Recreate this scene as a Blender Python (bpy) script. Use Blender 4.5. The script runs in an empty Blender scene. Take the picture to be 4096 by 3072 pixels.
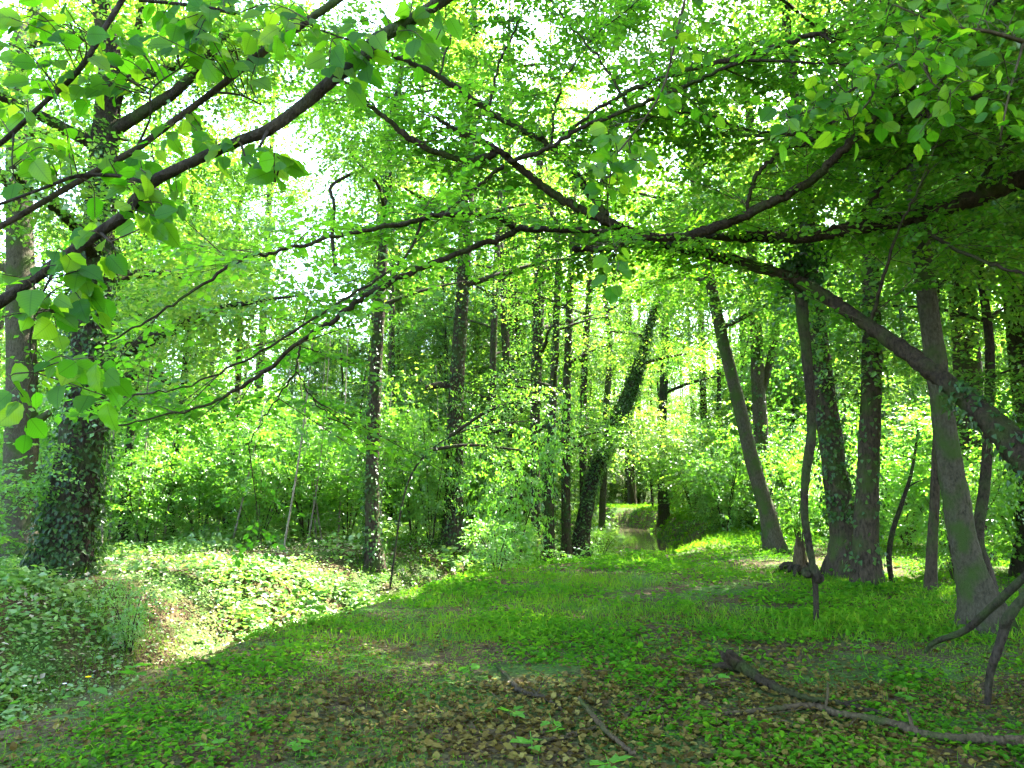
import bpy, math
import numpy as np
from mathutils import Vector, Matrix

rng = np.random.default_rng(11)
scene = bpy.context.scene
col = scene.collection

# ------------------------------------------------------------------ camera
EYE = np.array([0.0, 0.0, 1.6])
PITCH = math.radians(7.4)
FPX = 768.0                                    # focal length in pixels of a 1024 px wide frame
cam = bpy.data.cameras.new("camera")
cam.sensor_width = 36.0
cam.lens = 27.0
cam.clip_start = 0.05
cam.clip_end = 2000
cam_o = bpy.data.objects.new("camera", cam)
col.objects.link(cam_o)
cam_o.location = EYE
cam_o.rotation_euler = (math.pi / 2 + PITCH, 0, 0)
scene.camera = cam_o

# ------------------------------------------------------------------ sky, sun, exposure
SUN_EL, SUN_AZ = math.radians(52), math.radians(45)   # azimuth from +Y (view) towards +X (right)
world = bpy.data.worlds.new("World")
scene.world = world
world.use_nodes = True
wn = world.node_tree.nodes
wl = world.node_tree.links
sky = wn.new("ShaderNodeTexSky")
sky.sky_type = 'NISHITA'
sky.sun_disc = False
sky.sun_elevation = SUN_EL
sky.sun_rotation = SUN_AZ
sky.air_density = 1.0
sky.dust_density = 2.0
sky.ozone_density = 1.0
wl.new(sky.outputs[0], wn["Background"].inputs[0])
wn["Background"].inputs[1].default_value = 0.15

SUN = np.array([math.cos(SUN_EL) * math.sin(SUN_AZ), math.cos(SUN_EL) * math.cos(SUN_AZ), math.sin(SUN_EL)])
sl = bpy.data.lights.new("sun", 'SUN')
sl.energy = 5.0
sl.angle = math.radians(0.53)
sl.color = (1.0, 0.96, 0.9)
sun_o = bpy.data.objects.new("sun", sl)
col.objects.link(sun_o)
sun_o.location = (20, 10, 40)
sun_o.rotation_euler = Vector(-SUN).to_track_quat('-Z', 'Y').to_euler()

vs = scene.view_settings
vs.view_transform = 'Standard'
vs.look = 'None'
vs.gamma = 1.0
vs.exposure = 4.1
vs.use_curve_mapping = False
cy = scene.cycles
cy.max_bounces = 5
cy.diffuse_bounces = 4
cy.use_light_tree = False
cy.adaptive_threshold = .04
cy.glossy_bounces = 2
cy.transmission_bounces = 3
cy.transparent_max_bounces = 4
cy.use_denoising = True
cy.sample_clamp_indirect = 6.0
cy.caustics_reflective = False
cy.caustics_refractive = False


# ------------------------------------------------------------------ helpers
def P(px, py, Y):
    """a point on the photograph's ray through pixel (px, py) (1024 x 768) at forward distance Y"""
    x = (px - 512.0) / FPX
    u = (384.0 - py) / FPX
    dy = math.cos(PITCH) - u * math.sin(PITCH)
    dz = math.sin(PITCH) + u * math.cos(PITCH)
    k = Y / dy
    return np.array([x * k, Y, EYE[2] + dz * k])


def smooth(a, b, x):
    t = np.clip((x - a) / (b - a), 0, 1)
    return t * t * (3 - 2 * t)


_G = np.random.default_rng(5).random((256, 256))


def vnoise(x, y):
    """cheap tiled value noise, 0..1"""
    xi = np.floor(x).astype(int); yi = np.floor(y).astype(int)
    fx = x - xi; fy = y - yi
    fx = fx * fx * (3 - 2 * fx); fy = fy * fy * (3 - 2 * fy)
    a = _G[xi & 255, yi & 255]; b = _G[(xi + 1) & 255, yi & 255]
    c = _G[xi & 255, (yi + 1) & 255]; d = _G[(xi + 1) & 255, (yi + 1) & 255]
    return (a * (1 - fx) + b * fx) * (1 - fy) + (c * (1 - fx) + d * fx) * fy


def fbm(x, y, f=1.0):
    return (vnoise(x * f, y * f) * .55 + vnoise(x * f * 2.1 + 9.3, y * f * 2.1 + 4.1) * .3
            + vnoise(x * f * 4.3 + 31, y * f * 4.3 + 17) * .15)


CREEK = np.array([(-8.5, -12), (-7.2, -5), (-6.2, 0), (-5.4, 4.5), (-4.6, 7), (-4.1, 9), (-3.3, 12), (-2.1, 15), (-.4, 18), (1.9, 21),
                  (3.8, 25), (5.1, 30), (6.0, 36), (6.6, 42), (6.2, 48), (3.4, 54), (-2, 58), (-12, 62), (-40, 66), (-160, 70)], float)
WATER_Z = -0.92


def creek_dist(x, y):
    """signed distance from the creek's centre line: positive on the camera's (right) bank"""
    x = np.asarray(x, float); y = np.asarray(y, float)
    best = np.full(x.shape, 1e9); sgn = np.ones(x.shape)
    for a, b in zip(CREEK[:-1], CREEK[1:]):
        d = b - a
        L2 = d @ d
        t = np.clip(((x - a[0]) * d[0] + (y - a[1]) * d[1]) / L2, 0, 1)
        qx = x - a[0] - t * d[0]; qy = y - a[1] - t * d[1]
        r = np.hypot(qx, qy)
        m = r < best
        best = np.where(m, r, best)
        sgn = np.where(m, np.where(d[0] * qy - d[1] * qx < 0, 1.0, -1.0), sgn)
    return best * sgn


def height(x, y):
    x = np.asarray(x, float); y = np.asarray(y, float)
    d = creek_dist(x, y)
    d = d + (fbm(x + 7, y + 3, .9) - .5) * .5
    right = -1.15 + 1.15 * smooth(0, 1, (d - .75) / (1.0 + 1.5 * smooth(15, 19, y) * smooth(34, 28, y)))
    left = -1.15 + 1.25 * smooth(.7, 3.3, -d)
    z = np.where(d > 0, right, left)
    z = z + (fbm(x, y, .35) - .5) * .16 + (fbm(x + 50, y + 20, 1.7) - .5) * .05
    return z


def sun_foot(p, z=0.0):
    """where the sun's ray through p comes down to height z"""
    return p[:, :2] - SUN[:2] / SUN[2] * (p[:, 2:3] - z)


# openings in the canopy through which the sun reaches something: centre, radii, turn, height of the lit spot, share of leaves missing
PATCHES = [(-3.3, 12.4, 2.7, 1.7, .5, 0, .97), (-5.6, 15.0, 2.8, 1.2, .35, 0, .95), (-1.9, 13.8, 1.4, 1.0, .9, 0, .97), (-8.5, 18.5, 3.0, 1.4, .3, 0, .95), (-2.7, 17.0, 1.9, 1.6, .5, 0, .96), (-4.2, 14.6, 1.6, 1.2, .5, 0, .96), (1.0, 25.5, 2.0, 1.0, .8, 0, .95),
           (-1.5, 20.5, 1.8, 1.2, .6, 0, .95), (5.3, 18.5, 1.2, .4, .1, 0, .95), (6.0, 52, 6, 3.5, 0, 0, .95), (9.4, 17.5, 1.6, .4, .1, 0, .95), (-13, 24, 5, 3, .2, 0, .95), (3.9, 6.9, .35, .12, .2, 0, .95),
           (.3, 8.6, 2.4, 1.9, .2, 4.4, .72), (-6, 21, 7.5, 4.5, 0, 2.0, .74), (-1.5, 24, 3.5, 3, 0, 3, .6), (3, 31, 8, 5, 0, 3, .35), (-2, 40, 14, 8, 0, 4, .3)]


def in_sunpatch(p):
    hit = np.zeros(len(p), bool)
    rv = np.random.default_rng(len(p)).random(len(p))
    for cx, cyy, rx, ry, a, z0, share in PATCHES:
        f = sun_foot(p, z0)
        wob = (fbm(f[:, 0] + 3, f[:, 1] + 8, .9) - .5) * 1.1
        c, s = math.cos(a), math.sin(a)
        u = (f[:, 0] - cx) * c + (f[:, 1] - cyy) * s
        w = -(f[:, 0] - cx) * s + (f[:, 1] - cyy) * c
        hit |= ((np.hypot(u / rx, w / ry) + wob) < 1.0) & (p[:, 2] > z0 + 1.2 * (z0 > 0)) & (rv < share)
    return hit


# ------------------------------------------------------------------ mesh building
class MB:
    def __init__(self):
        self.v, self.f, self.a, self.m, self.n = [], [], [], [], 0

    def add(self, v, f, a=0.5, mat=0):
        v = np.asarray(v, np.float32).reshape(-1, 3); f = np.asarray(f, np.int32).reshape(-1, 3)
        if len(v) == 0:
            return
        self.v.append(v); self.f.append(f + self.n)
        self.a.append(np.broadcast_to(np.asarray(a, np.float32), (len(v),)))
        self.m.append(np.full(len(f), mat, np.int32))
        self.n += len(v)

    def mesh(self, name, mats, smooth_shade=False, origin=(0, 0, 0)):
        me = bpy.data.meshes.new(name)
        v = np.concatenate(self.v) - np.asarray(origin, np.float32)
        f = np.concatenate(self.f); a = np.concatenate(self.a); m = np.concatenate(self.m)
        me.vertices.add(len(v)); me.vertices.foreach_set("co", v.ravel())
        me.loops.add(len(f) * 3); me.loops.foreach_set("vertex_index", f.ravel().astype(np.int32))
        me.polygons.add(len(f))
        me.polygons.foreach_set("loop_start", np.arange(0, len(f) * 3, 3, dtype=np.int32))
        me.polygons.foreach_set("loop_total", np.full(len(f), 3, np.int32))
        for x in (mats if isinstance(mats, (list, tuple)) else [mats]):
            me.materials.append(x)
        me.polygons.foreach_set("material_index", m)
        me.polygons.foreach_set("use_smooth", np.full(len(f), smooth_shade, bool))
        at = me.attributes.new("tone", 'FLOAT', 'POINT')
        at.data.foreach_set("value", np.ascontiguousarray(a, np.float32))
        me.update()
        return me


def obj(name, me, parent=None, loc=(0, 0, 0)):
    o = bpy.data.objects.new(name, me)
    col.objects.link(o)
    o.location = loc
    if parent is not None:
        o.parent = parent
    return o


def tag(o, label=None, cat=None, group=None, kind=None):
    if label: o["label"] = label
    if cat: o["category"] = cat
    if group: o["group"] = group
    if kind: o["kind"] = kind
    return o


def empty(name, loc):
    o = bpy.data.objects.new(name, None)
    o.empty_display_size = .2
    col.objects.link(o)
    o.location = loc
    return o


def spline(pts, per=6):
    """Catmull-Rom through rows of (x, y, z, radius)"""
    p = np.asarray(pts, float)
    if len(p) < 3:
        t = np.linspace(0, 1, per + 1)[:, None]
        return p[0] * (1 - t) + p[-1] * t
    q = np.vstack([2 * p[0] - p[1], p, 2 * p[-1] - p[-2]])
    out = []
    for i in range(1, len(q) - 2):
        t = np.linspace(0, 1, per, endpoint=False)[:, None]
        a, b, c, d = q[i - 1], q[i], q[i + 1], q[i + 2]
        out.append(.5 * (2 * b + (c - a) * t + (2 * a - 5 * b + 4 * c - d) * t * t + (3 * b - a - 3 * c + d) * t ** 3))
    out.append(p[-1:])
    s = np.vstack(out)
    s[:, 3] = np.maximum(s[:, 3], .0015)
    return s


def frames(pts):
    t = np.gradient(pts, axis=0)
    t /= np.linalg.norm(t, axis=1, keepdims=True) + 1e-9
    ref = np.array([0.31, 0.95, 0.05]) if abs(t[0, 2]) > .6 else np.array([0, 0, 1.0])
    n = np.cross(t, ref); n /= np.linalg.norm(n, axis=1, keepdims=True) + 1e-9
    b = np.cross(t, n)
    return t, n, b


def tube(mb, s, sides=8, rough=.06, mat=0, r=rng, cap=True, flute=0.0):
    """swept tube along a spline of (x, y, z, radius), lumpy like bark"""
    p, rad = s[:, :3], s[:, 3]
    t, n, b = frames(p)
    ang = np.linspace(0, 2 * math.pi, sides, endpoint=False)
    k = len(p)
    ph = r.random(3) * 6.28
    arc = np.concatenate([[0], np.cumsum(np.linalg.norm(np.diff(p, axis=0), axis=1))])
    lump = 1 + rough * (np.sin(arc[:, None] * 5.1 + 2 * ang[None] + ph[0]) * .5 + np.sin(arc[:, None] * 11.3 - 3 * ang[None] + ph[1]) * .35
                        + r.normal(0, .45, (k, sides)))
    if flute:
        w = smooth(.9, 0, arc)[:, None]
        lump = lump * (1 + flute * w * (np.maximum(0, np.cos(ang[None] * 5 + ph[2])) ** 2 + .2))
    rr = rad[:, None] * lump
    v = p[:, None] + rr[..., None] * (np.cos(ang)[None, :, None] * n[:, None] + np.sin(ang)[None, :, None] * b[:, None])
    v = v.reshape(-1, 3)
    i = np.arange(k - 1)[:, None] * sides; j = np.arange(sides)[None]; j2 = (j + 1) % sides
    a0, a1, b0, b1 = i + j, i + j2, i + sides + j, i + sides + j2
    f = np.stack([np.stack([a0, a1, b1], -1), np.stack([a0, b1, b0], -1)], 2).reshape(-1, 3)
    if cap:
        v = np.vstack([v, p[-1] + t[-1] * rad[-1] * .4])
        e = (k - 1) * sides
        f = np.vstack([f, np.stack([e + np.arange(sides), e + (np.arange(sides) + 1) % sides, np.full(sides, len(v) - 1)], 1)])
    mb.add(v, f, .5, mat)


# leaf outlines: rows of (side, along, lift); triangles
LEAF2 = (np.array([(0, 0, 0), (.34, .5, .06), (0, 1, -.05), (-.34, .5, .06)], float), np.array([(0, 1, 2), (0, 2, 3)]))
LEAF4 = (np.array([(0, 0, 0), (.30, .28, .07), (.31, .62, .05), (0, 1, -.08), (-.31, .62, .05), (-.30, .28, .07)], float),
         np.array([(0, 1, 2), (0, 2, 3), (0, 3, 4), (0, 4, 5)]))
IVY4 = (np.array([(0, .05, 0), (.42, .1, .05), (.3, .5, .04), (0, 1, -.05), (-.3, .5, .04), (-.42, .1, .05)], float),
        np.array([(0, 1, 2), (0, 2, 3), (0, 3, 4), (0, 4, 5)]))
BLADE = (np.array([(-.02, 0, 0), (.02, 0, 0), (.014, .6, .06), (0, 1, .22)], float), np.array([(0, 1, 2), (0, 2, 3)]))
MAPLE = (np.array([(0, 0, 0), (.22, -.05, .06), (.34, .15, .1), (.62, .42, .12), (.34, .46, .05), (.28, .72, .08), (0, 1, .02),
                   (-.28, .72, .08), (-.34, .46, .05), (-.62, .42, .12), (-.34, .15, .1), (-.22, -.05, .06), (0, .4, -.04)], float),
         np.array([(12, i, (i + 1) % 12) for i in range(12)]))
CURL = (np.array([(0, 0, .1), (.36, .3, .16), (.3, .66, .02), (0, 1, .14), (-.3, .66, .18), (-.36, .3, -.02), (0, .5, 0)], float),
        np.array([(6, 0, 1), (6, 1, 2), (6, 2, 3), (6, 3, 4), (6, 4, 5), (6, 5, 0)]))


def unit(v):
    return v / (np.linalg.norm(v, axis=-1, keepdims=True) + 1e-9)


def leaves(mb, pos, along, nrm, size, tone, tpl=LEAF2, mat=0):
    n = len(pos)
    if n == 0:
        return
    along = unit(along)
    side = unit(np.cross(along, nrm))
    nn = np.cross(side, along)
    tv, tf = tpl
    size = np.broadcast_to(size, (n,))
    v = pos[:, None] + size[:, None, None] * (tv[None, :, 0:1] * side[:, None] + tv[None, :, 1:2] * along[:, None] + tv[None, :, 2:3] * nn[:, None])
    f = (np.arange(n)[:, None, None] * len(tv) + tf[None]).reshape(-1, 3)
    a = np.repeat(np.broadcast_to(tone, (n,)), len(tv))
    mb.add(v.reshape(-1, 3), f, a, mat)


def twigs(mb, p0, p1, r, mat=1):
    """thin three-sided twigs"""
    n = len(p0)
    if n == 0:
        return
    d = unit(p1 - p0)
    s = unit(np.cross(d, np.array([.3, .2, 1.0])))
    t = np.cross(s, d)
    r = np.broadcast_to(r, (n,))[:, None]
    ring = [s, -.5 * s + .87 * t, -.5 * s - .87 * t]
    v = np.stack([p0 + r * q for q in ring] + [p1 + r * .45 * q for q in ring], 1)
    f = np.array([(0, 1, 4), (0, 4, 3), (1, 2, 5), (1, 5, 4), (2, 0, 3), (2, 3, 5)])
    mb.add(v.reshape(-1, 3), (np.arange(n)[:, None, None] * 6 + f[None]).reshape(-1, 3), .5, mat)


def sprays(mb, start, direc, length, k, size, tpl=LEAF2, r=rng, droop=.25, flat=.35, tone=None, twig=.0035, cull=True, gap=None):
    """flat leafy sprays: a twig with k leaves set alternately along it"""
    m = len(start)
    if m == 0:
        return
    direc = unit(direc)
    length = np.broadcast_to(length, (m,))
    up = np.array([0, 0, 1.0]) + r.normal(0, flat, (m, 3))
    side = unit(np.cross(direc, up))
    up = unit(np.cross(side, direc))
    t = np.linspace(.12, 1, k)[None] + r.normal(0, .03, (m, k))
    end = start + direc * length[:, None] - np.array([0, 0, 1.0]) * (droop * length)[:, None]
    pos = start[:, None] + (end - start)[:, None] * t[..., None]
    pos[..., 2] += (droop * length)[:, None] * t * (1 - t) * .8
    sg = np.where(np.arange(k) % 2 == 0, 1.0, -1.0)[None, :, None]
    al = direc[:, None] * r.uniform(.35, .9, (m, k, 1)) + side[:, None] * sg * r.uniform(.7, 1.1, (m, k, 1)) + r.normal(0, .22, (m, k, 3))
    al[..., 2] -= droop * .9
    nr = up[:, None] + r.normal(0, .42, (m, k, 3))
    if tone is None:
        tone = r.random(m)
    tn = np.clip(np.broadcast_to(tone, (m,))[:, None] * .6 + r.random((m, k)) * .4, 0, 1)
    sz = size * r.uniform(.65, 1.2, (m, k))
    pos, al, nr, tn, sz = pos.reshape(-1, 3), al.reshape(-1, 3), nr.reshape(-1, 3), tn.ravel(), sz.ravel()
    if cull:
        keep = ~in_sunpatch(pos)
        pos, al, nr, tn, sz = pos[keep], al[keep], nr[keep], tn[keep], sz[keep]
    leaves(mb, pos, al, nr, sz, tn, tpl, 0)
    if twig:
        twigs(mb, start, end, twig, 1)


# ------------------------------------------------------------------ materials
def mat(name):
    m = bpy.data.materials.new(name)
    m.use_nodes = True
    nt = m.node_tree
    nt.nodes.clear()
    out = nt.nodes.new("ShaderNodeOutputMaterial")
    return m, nt, out


def nd(nt, typ, **kw):
    n = nt.nodes.new(typ)
    for k, v in kw.items():
        setattr(n, k, v)
    return n


def ramp(nt, fac, stops):
    r = nt.nodes.new("ShaderNodeValToRGB")
    e = r.color_ramp.elements
    e[0].position, e[0].color = stops[0][0], (*stops[0][1], 1)
    e[1].position, e[1].color = stops[-1][0], (*stops[-1][1], 1)
    for p, c in stops[1:-1]:
        x = e.new(p); x.color = (*c, 1)
    nt.links.new(fac, r.inputs[0])
    return r.outputs[0]


def leaf_material(name, refl, trans, mix=.5, gloss=.08, rough=.38, per_object=False, veins=False, flatgloss=None):
    m, nt, out = mat(name)
    L = nt.links.new
    if per_object:
        src = nd(nt, "ShaderNodeObjectInfo").outputs["Random"]
    else:
        a = nd(nt, "ShaderNodeAttribute", attribute_name="tone")
        ob = nd(nt, "ShaderNodeObjectInfo")
        ad = nd(nt, "ShaderNodeMath", operation='MULTIPLY_ADD'); L(ob.outputs["Random"], ad.inputs[0]); ad.inputs[1].default_value = .5; ad.inputs[2].default_value = -.25
        a2 = nd(nt, "ShaderNodeMath", operation='ADD', use_clamp=True); L(ad.outputs[0], a2.inputs[0]); L(a.outputs["Fac"], a2.inputs[1])
        src = a2.outputs[0]
    cr = ramp(nt, src, [(i / (len(refl) - 1), c) for i, c in enumerate(refl)])
    ct = ramp(nt, src, [(i / (len(trans) - 1), c) for i, c in enumerate(trans)])
    if veins:
        tc = nd(nt, "ShaderNodeTexCoord")
        sx = nd(nt, "ShaderNodeSeparateXYZ"); L(tc.outputs["Object"], sx.inputs[0])
        ab = nd(nt, "ShaderNodeMath", operation='ABSOLUTE'); L(sx.outputs[0], ab.inputs[0])
        sc = nd(nt, "ShaderNodeMath", operation='MULTIPLY_ADD'); L(ab.outputs[0], sc.inputs[0]); sc.inputs[1].default_value = -.75; L(sx.outputs[1], sc.inputs[2])
        fr = nd(nt, "ShaderNodeMath", operation='MULTIPLY'); L(sc.outputs[0], fr.inputs[0]); fr.inputs[1].default_value = 60
        si = nd(nt, "ShaderNodeMath", operation='SINE'); L(fr.outputs[0], si.inputs[0])
        lo = nd(nt, "ShaderNodeMapRange"); L(si.outputs[0], lo.inputs[0])
        lo.inputs[1].default_value = .55; lo.inputs[2].default_value = 1; lo.inputs[3].default_value = 1; lo.inputs[4].default_value = .86
        mid = nd(nt, "ShaderNodeMapRange"); L(ab.outputs[0], mid.inputs[0])
        mid.inputs[1].default_value = .012; mid.inputs[2].default_value = .025; mid.inputs[3].default_value = .7; mid.inputs[4].default_value = 1
        mm = nd(nt, "ShaderNodeMath", operation='MULTIPLY'); L(lo.outputs[0], mm.inputs[0]); L(mid.outputs[0], mm.inputs[1])
        vm = nd(nt, "ShaderNodeMix", data_type='RGBA', blend_type='MULTIPLY'); vm.inputs[0].default_value = 1
        L(ct, vm.inputs[6])
        cmb = nd(nt, "ShaderNodeCombineColor"); [L(mm.outputs[0], cmb.inputs[i]) for i in range(3)]
        L(cmb.outputs[0], vm.inputs[7]); ct = vm.outputs[2]
    d = nd(nt, "ShaderNodeBsdfDiffuse"); L(cr, d.inputs[0])
    t = nd(nt, "ShaderNodeBsdfTranslucent"); L(ct, t.inputs[0])
    mx = nd(nt, "ShaderNodeMixShader"); mx.inputs[0].default_value = mix
    L(d.outputs[0], mx.inputs[1]); L(t.outputs[0], mx.inputs[2])
    g = nd(nt, "ShaderNodeBsdfGlossy"); g.inputs["Roughness"].default_value = rough; g.inputs[0].default_value = (1, 1, 1, 1)
    lw = nd(nt, "ShaderNodeLayerWeight"); lw.inputs[0].default_value = .25
    gm = nd(nt, "ShaderNodeMath", operation='MULTIPLY'); L(lw.outputs["Facing"], gm.inputs[0]); gm.inputs[1].default_value = gloss * .7
    ga = nd(nt, "ShaderNodeMath", operation='ADD'); L(gm.outputs[0], ga.inputs[0]); ga.inputs[1].default_value = gloss * .12
    if flatgloss:
        gm.inputs[1].default_value = 0; ga.inputs[1].default_value = flatgloss
    m2 = nd(nt, "ShaderNodeMixShader"); L(ga.outputs[0], m2.inputs[0]); L(mx.outputs[0], m2.inputs[1]); L(g.outputs[0], m2.inputs[2])
    L(m2.outputs[0], out.inputs[0])
    return m


def bark_material(name, dark, light, moss=(.035, .07, .012), moss_amt=.35, scale=1.0, stretch=.25, bump=.6):
    m, nt, out = mat(name)
    L = nt.links.new
    tc = nd(nt, "ShaderNodeTexCoord")
    mp = nd(nt, "ShaderNodeMapping"); mp.inputs["Scale"].default_value = (1, 1, stretch); L(tc.outputs["Object"], mp.inputs[0])
    n1 = nd(nt, "ShaderNodeTexNoise"); n1.inputs["Scale"].default_value = 26 * scale; n1.inputs["Detail"].default_value = 6; n1.inputs["Roughness"].default_value = .65
    L(mp.outputs[0], n1.inputs[0])
    n2 = nd(nt, "ShaderNodeTexNoise"); n2.inputs["Scale"].default_value = 3.0; n2.inputs["Detail"].default_value = 4; L(tc.outputs["Object"], n2.inputs[0])
    c = ramp(nt, n1.outputs[0], [(.3, dark), (.5, tuple((a + b) / 2 for a, b in zip(dark, light))), (.72, light)])
    mr = nd(nt, "ShaderNodeMapRange"); L(n2.outputs[0], mr.inputs[0]); mr.inputs[1].default_value = .48; mr.inputs[2].default_value = .66
    mr.inputs[3].default_value = 0; mr.inputs[4].default_value = moss_amt * 2
    mx = nd(nt, "ShaderNodeMix", data_type='RGBA'); L(mr.outputs[0], mx.inputs[0]); L(c, mx.inputs[6]); mx.inputs[7].default_value = (*moss, 1)
    b = nd(nt, "ShaderNodeBump"); b.inputs["Strength"].default_value = bump; b.inputs["Distance"].default_value = .03; L(n1.outputs[0], b.inputs["Height"])
    p = nd(nt, "ShaderNodeBsdfPrincipled"); p.inputs["Roughness"].default_value = .9; p.inputs["Specular IOR Level"].default_value = .06
    L(mx.outputs[2], p.inputs["Base Color"]); L(b.outputs[0], p.inputs["Normal"])
    L(p.outputs[0], out.inputs[0])
    return m


M_LEAF = leaf_material("beech_leaf", [(.022, .07, .008), (.045, .12, .012), (.08, .165, .016)],
                       [(.06, .25, .008), (.14, .43, .012), (.2, .48, .014), (.32, .57, .02)], .55, gloss=.05)
M_LEAF_FAR = leaf_material("canopy_leaf", [(.018, .055, .008), (.036, .10, .010), (.055, .13, .012), (.10, .165, .02)],
                           [(.05, .18, .012), (.12, .33, .016), (.19, .42, .02), (.36, .52, .04)], .5, flatgloss=.038, rough=.38)
M_SHRUB = leaf_material("shrub_leaf", [(.045, .12, .018), (.065, .155, .02), (.09, .18, .03)],
                        [(.12, .36, .02), (.17, .45, .018), (.26, .52, .028)], .5, flatgloss=.038, rough=.38)
M_IVY = leaf_material("ivy_leaf", [(.010, .034, .006), (.02, .055, .008), (.035, .08, .012)],
                      [(.04, .12, .012), (.06, .17, .012), (.10, .22, .016)], .25, gloss=.09, rough=.35)
M_HERB = leaf_material("herb_leaf", [(.02, .08, .004), (.034, .115, .005), (.06, .13, .007)],
                       [(.10, .34, .012), (.15, .42, .010), (.24, .45, .014)], .4, flatgloss=.003, rough=.5)
M_BANK_SUN = leaf_material("bank_herb_leaf", [(.03, .10, .010), (.06, .155, .02), (.15, .24, .07)],
                       [(.12, .34, .02), (.18, .42, .03), (.28, .46, .05)], .35, flatgloss=.04, rough=.45)  # herb green made paler: the sun patch's brightness is painted into the colour
M_GRASS = leaf_material("grass_blade", [(.026, .088, .005), (.04, .115, .006), (.068, .132, .010)],
                        [(.12, .34, .008), (.17, .42, .010), (.26, .44, .016)], .4, flatgloss=.003, rough=.5)
M_NEAR = leaf_material("lime_leaf", [(.018, .07, .005), (.028, .095, .006), (.045, .12, .008)],
                       [(.06, .26, .004), (.12, .38, .006), (.2, .47, .008), (.38, .6, .014)], .6, per_object=True, veins=True, rough=.4, flatgloss=.008)
M_LITTER = leaf_material("dead_leaf", [(.03, .019, .004), (.062, .045, .009), (.11, .085, .016), (.15, .13, .03)],
                         [(.06, .03, .01), (.12, .07, .02), (.2, .13, .035), (.2, .18, .05)], .2, gloss=.03)
M_DRY_SUN = leaf_material("dry_leaf", [(.24, .19, .11), (.36, .31, .21), (.44, .40, .30)], [(.2, .14, .06), (.28, .2, .1), (.3, .25, .15)], .15, flatgloss=.03, rough=.5)  # dead leaves painted near white to carry the sun patch's glare
M_LITTER_OBJ = leaf_material("fallen_leaf", [(.032, .02, .005), (.065, .048, .010), (.10, .077, .015), (.125, .105, .024)],
                             [(.06, .03, .01), (.12, .07, .02), (.2, .13, .035), (.2, .18, .05)], .2, gloss=.03, per_object=True)
M_BARK = bark_material("bark", (.012, .009, .006), (.06, .047, .03), moss=(.03, .05, .01), moss_amt=.45, stretch=.4, bump=1.0)
M_BARK_GREY = bark_material("grey_bark", (.02, .018, .011), (.075, .066, .042), moss=(.032, .052, .012), moss_amt=.6, scale=1.3, stretch=.5, bump=1.0)
M_BARK_DARK = bark_material("dark_bark", (.008, .006, .004), (.045, .036, .024), moss_amt=.25, scale=1.5, stretch=.5, bump=1.0)
M_BOUGH = bark_material("bough_bark", (.008, .006, .004), (.042, .031, .018), moss=(.026, .038, .008), moss_amt=.45, scale=1.5, stretch=.5, bump=1.0)
M_DEAD = bark_material("dead_wood", (.018, .013, .007), (.085, .062, .034), moss=(.028, .04, .009), moss_amt=.45, scale=1.6)
M_POLE = bark_material("pale_pole", (.09, .08, .055), (.24, .21, .16), moss_amt=.2)
M_TWIG = bark_material("twig", (.02, .015, .009), (.07, .055, .03), moss_amt=.1)

# ------------------------------------------------------------------ leaf clumps that fill the crowns
def clump_library(name, mats, n, nspray, k, rad, flatz, size, length, droop=.25, seed=0, tone=(.2, .8)):
    c = bpy.data.collections.new(name)
    for q in range(n):
        r = np.random.default_rng(7000 + seed * 50 + q)
        m = MB()
        d = unit(r.normal(0, 1, (nspray, 3)))
        st = d * (r.random((nspray, 1)) ** .5) * rad * .75 * np.array([1, 1, flatz])
        dr = d * np.array([1, 1, .35]) + r.normal(0, .45, (nspray, 3)) * np.array([1, 1, .4])
        sprays(m, st, dr, length * r.uniform(.6, 1.2, nspray), k, size, LEAF2, r, droop, tone=r.uniform(*tone, nspray), cull=False, twig=.003)
        twigs(m, np.zeros((nspray // 3, 3)), st[::3][:nspray // 3], .006, 1)
        o = bpy.data.objects.new("leaf_clump", m.mesh("leaf_clump", mats))
        c.objects.link(o)
    return c


def clump_arrays(n, nspray, k, rad, flatz, size, length, droop=.25, seed=0, tone=(.2, .8)):
    """the same clumps as plain leaf arrays, to be set down one by one in a crown's own mesh"""
    out = []
    for q in range(n):
        r = np.random.default_rng(7500 + seed * 50 + q)
        m = MB()
        d = unit(r.normal(0, 1, (nspray, 3)))
        st = d * (r.random((nspray, 1)) ** .5) * rad * .75 * np.array([1, 1, flatz])
        dr = d * np.array([1, 1, .35]) + r.normal(0, .45, (nspray, 3)) * np.array([1, 1, .4])
        sprays(m, st, dr, length * r.uniform(.6, 1.2, nspray), k, size, LEAF2, r, droop, tone=r.uniform(*tone, nspray), cull=False, twig=0)
        out.append((np.concatenate(m.v).reshape(-1, 4, 3), np.concatenate(m.a).reshape(-1, 4)[:, 0]))
    return out


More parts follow.
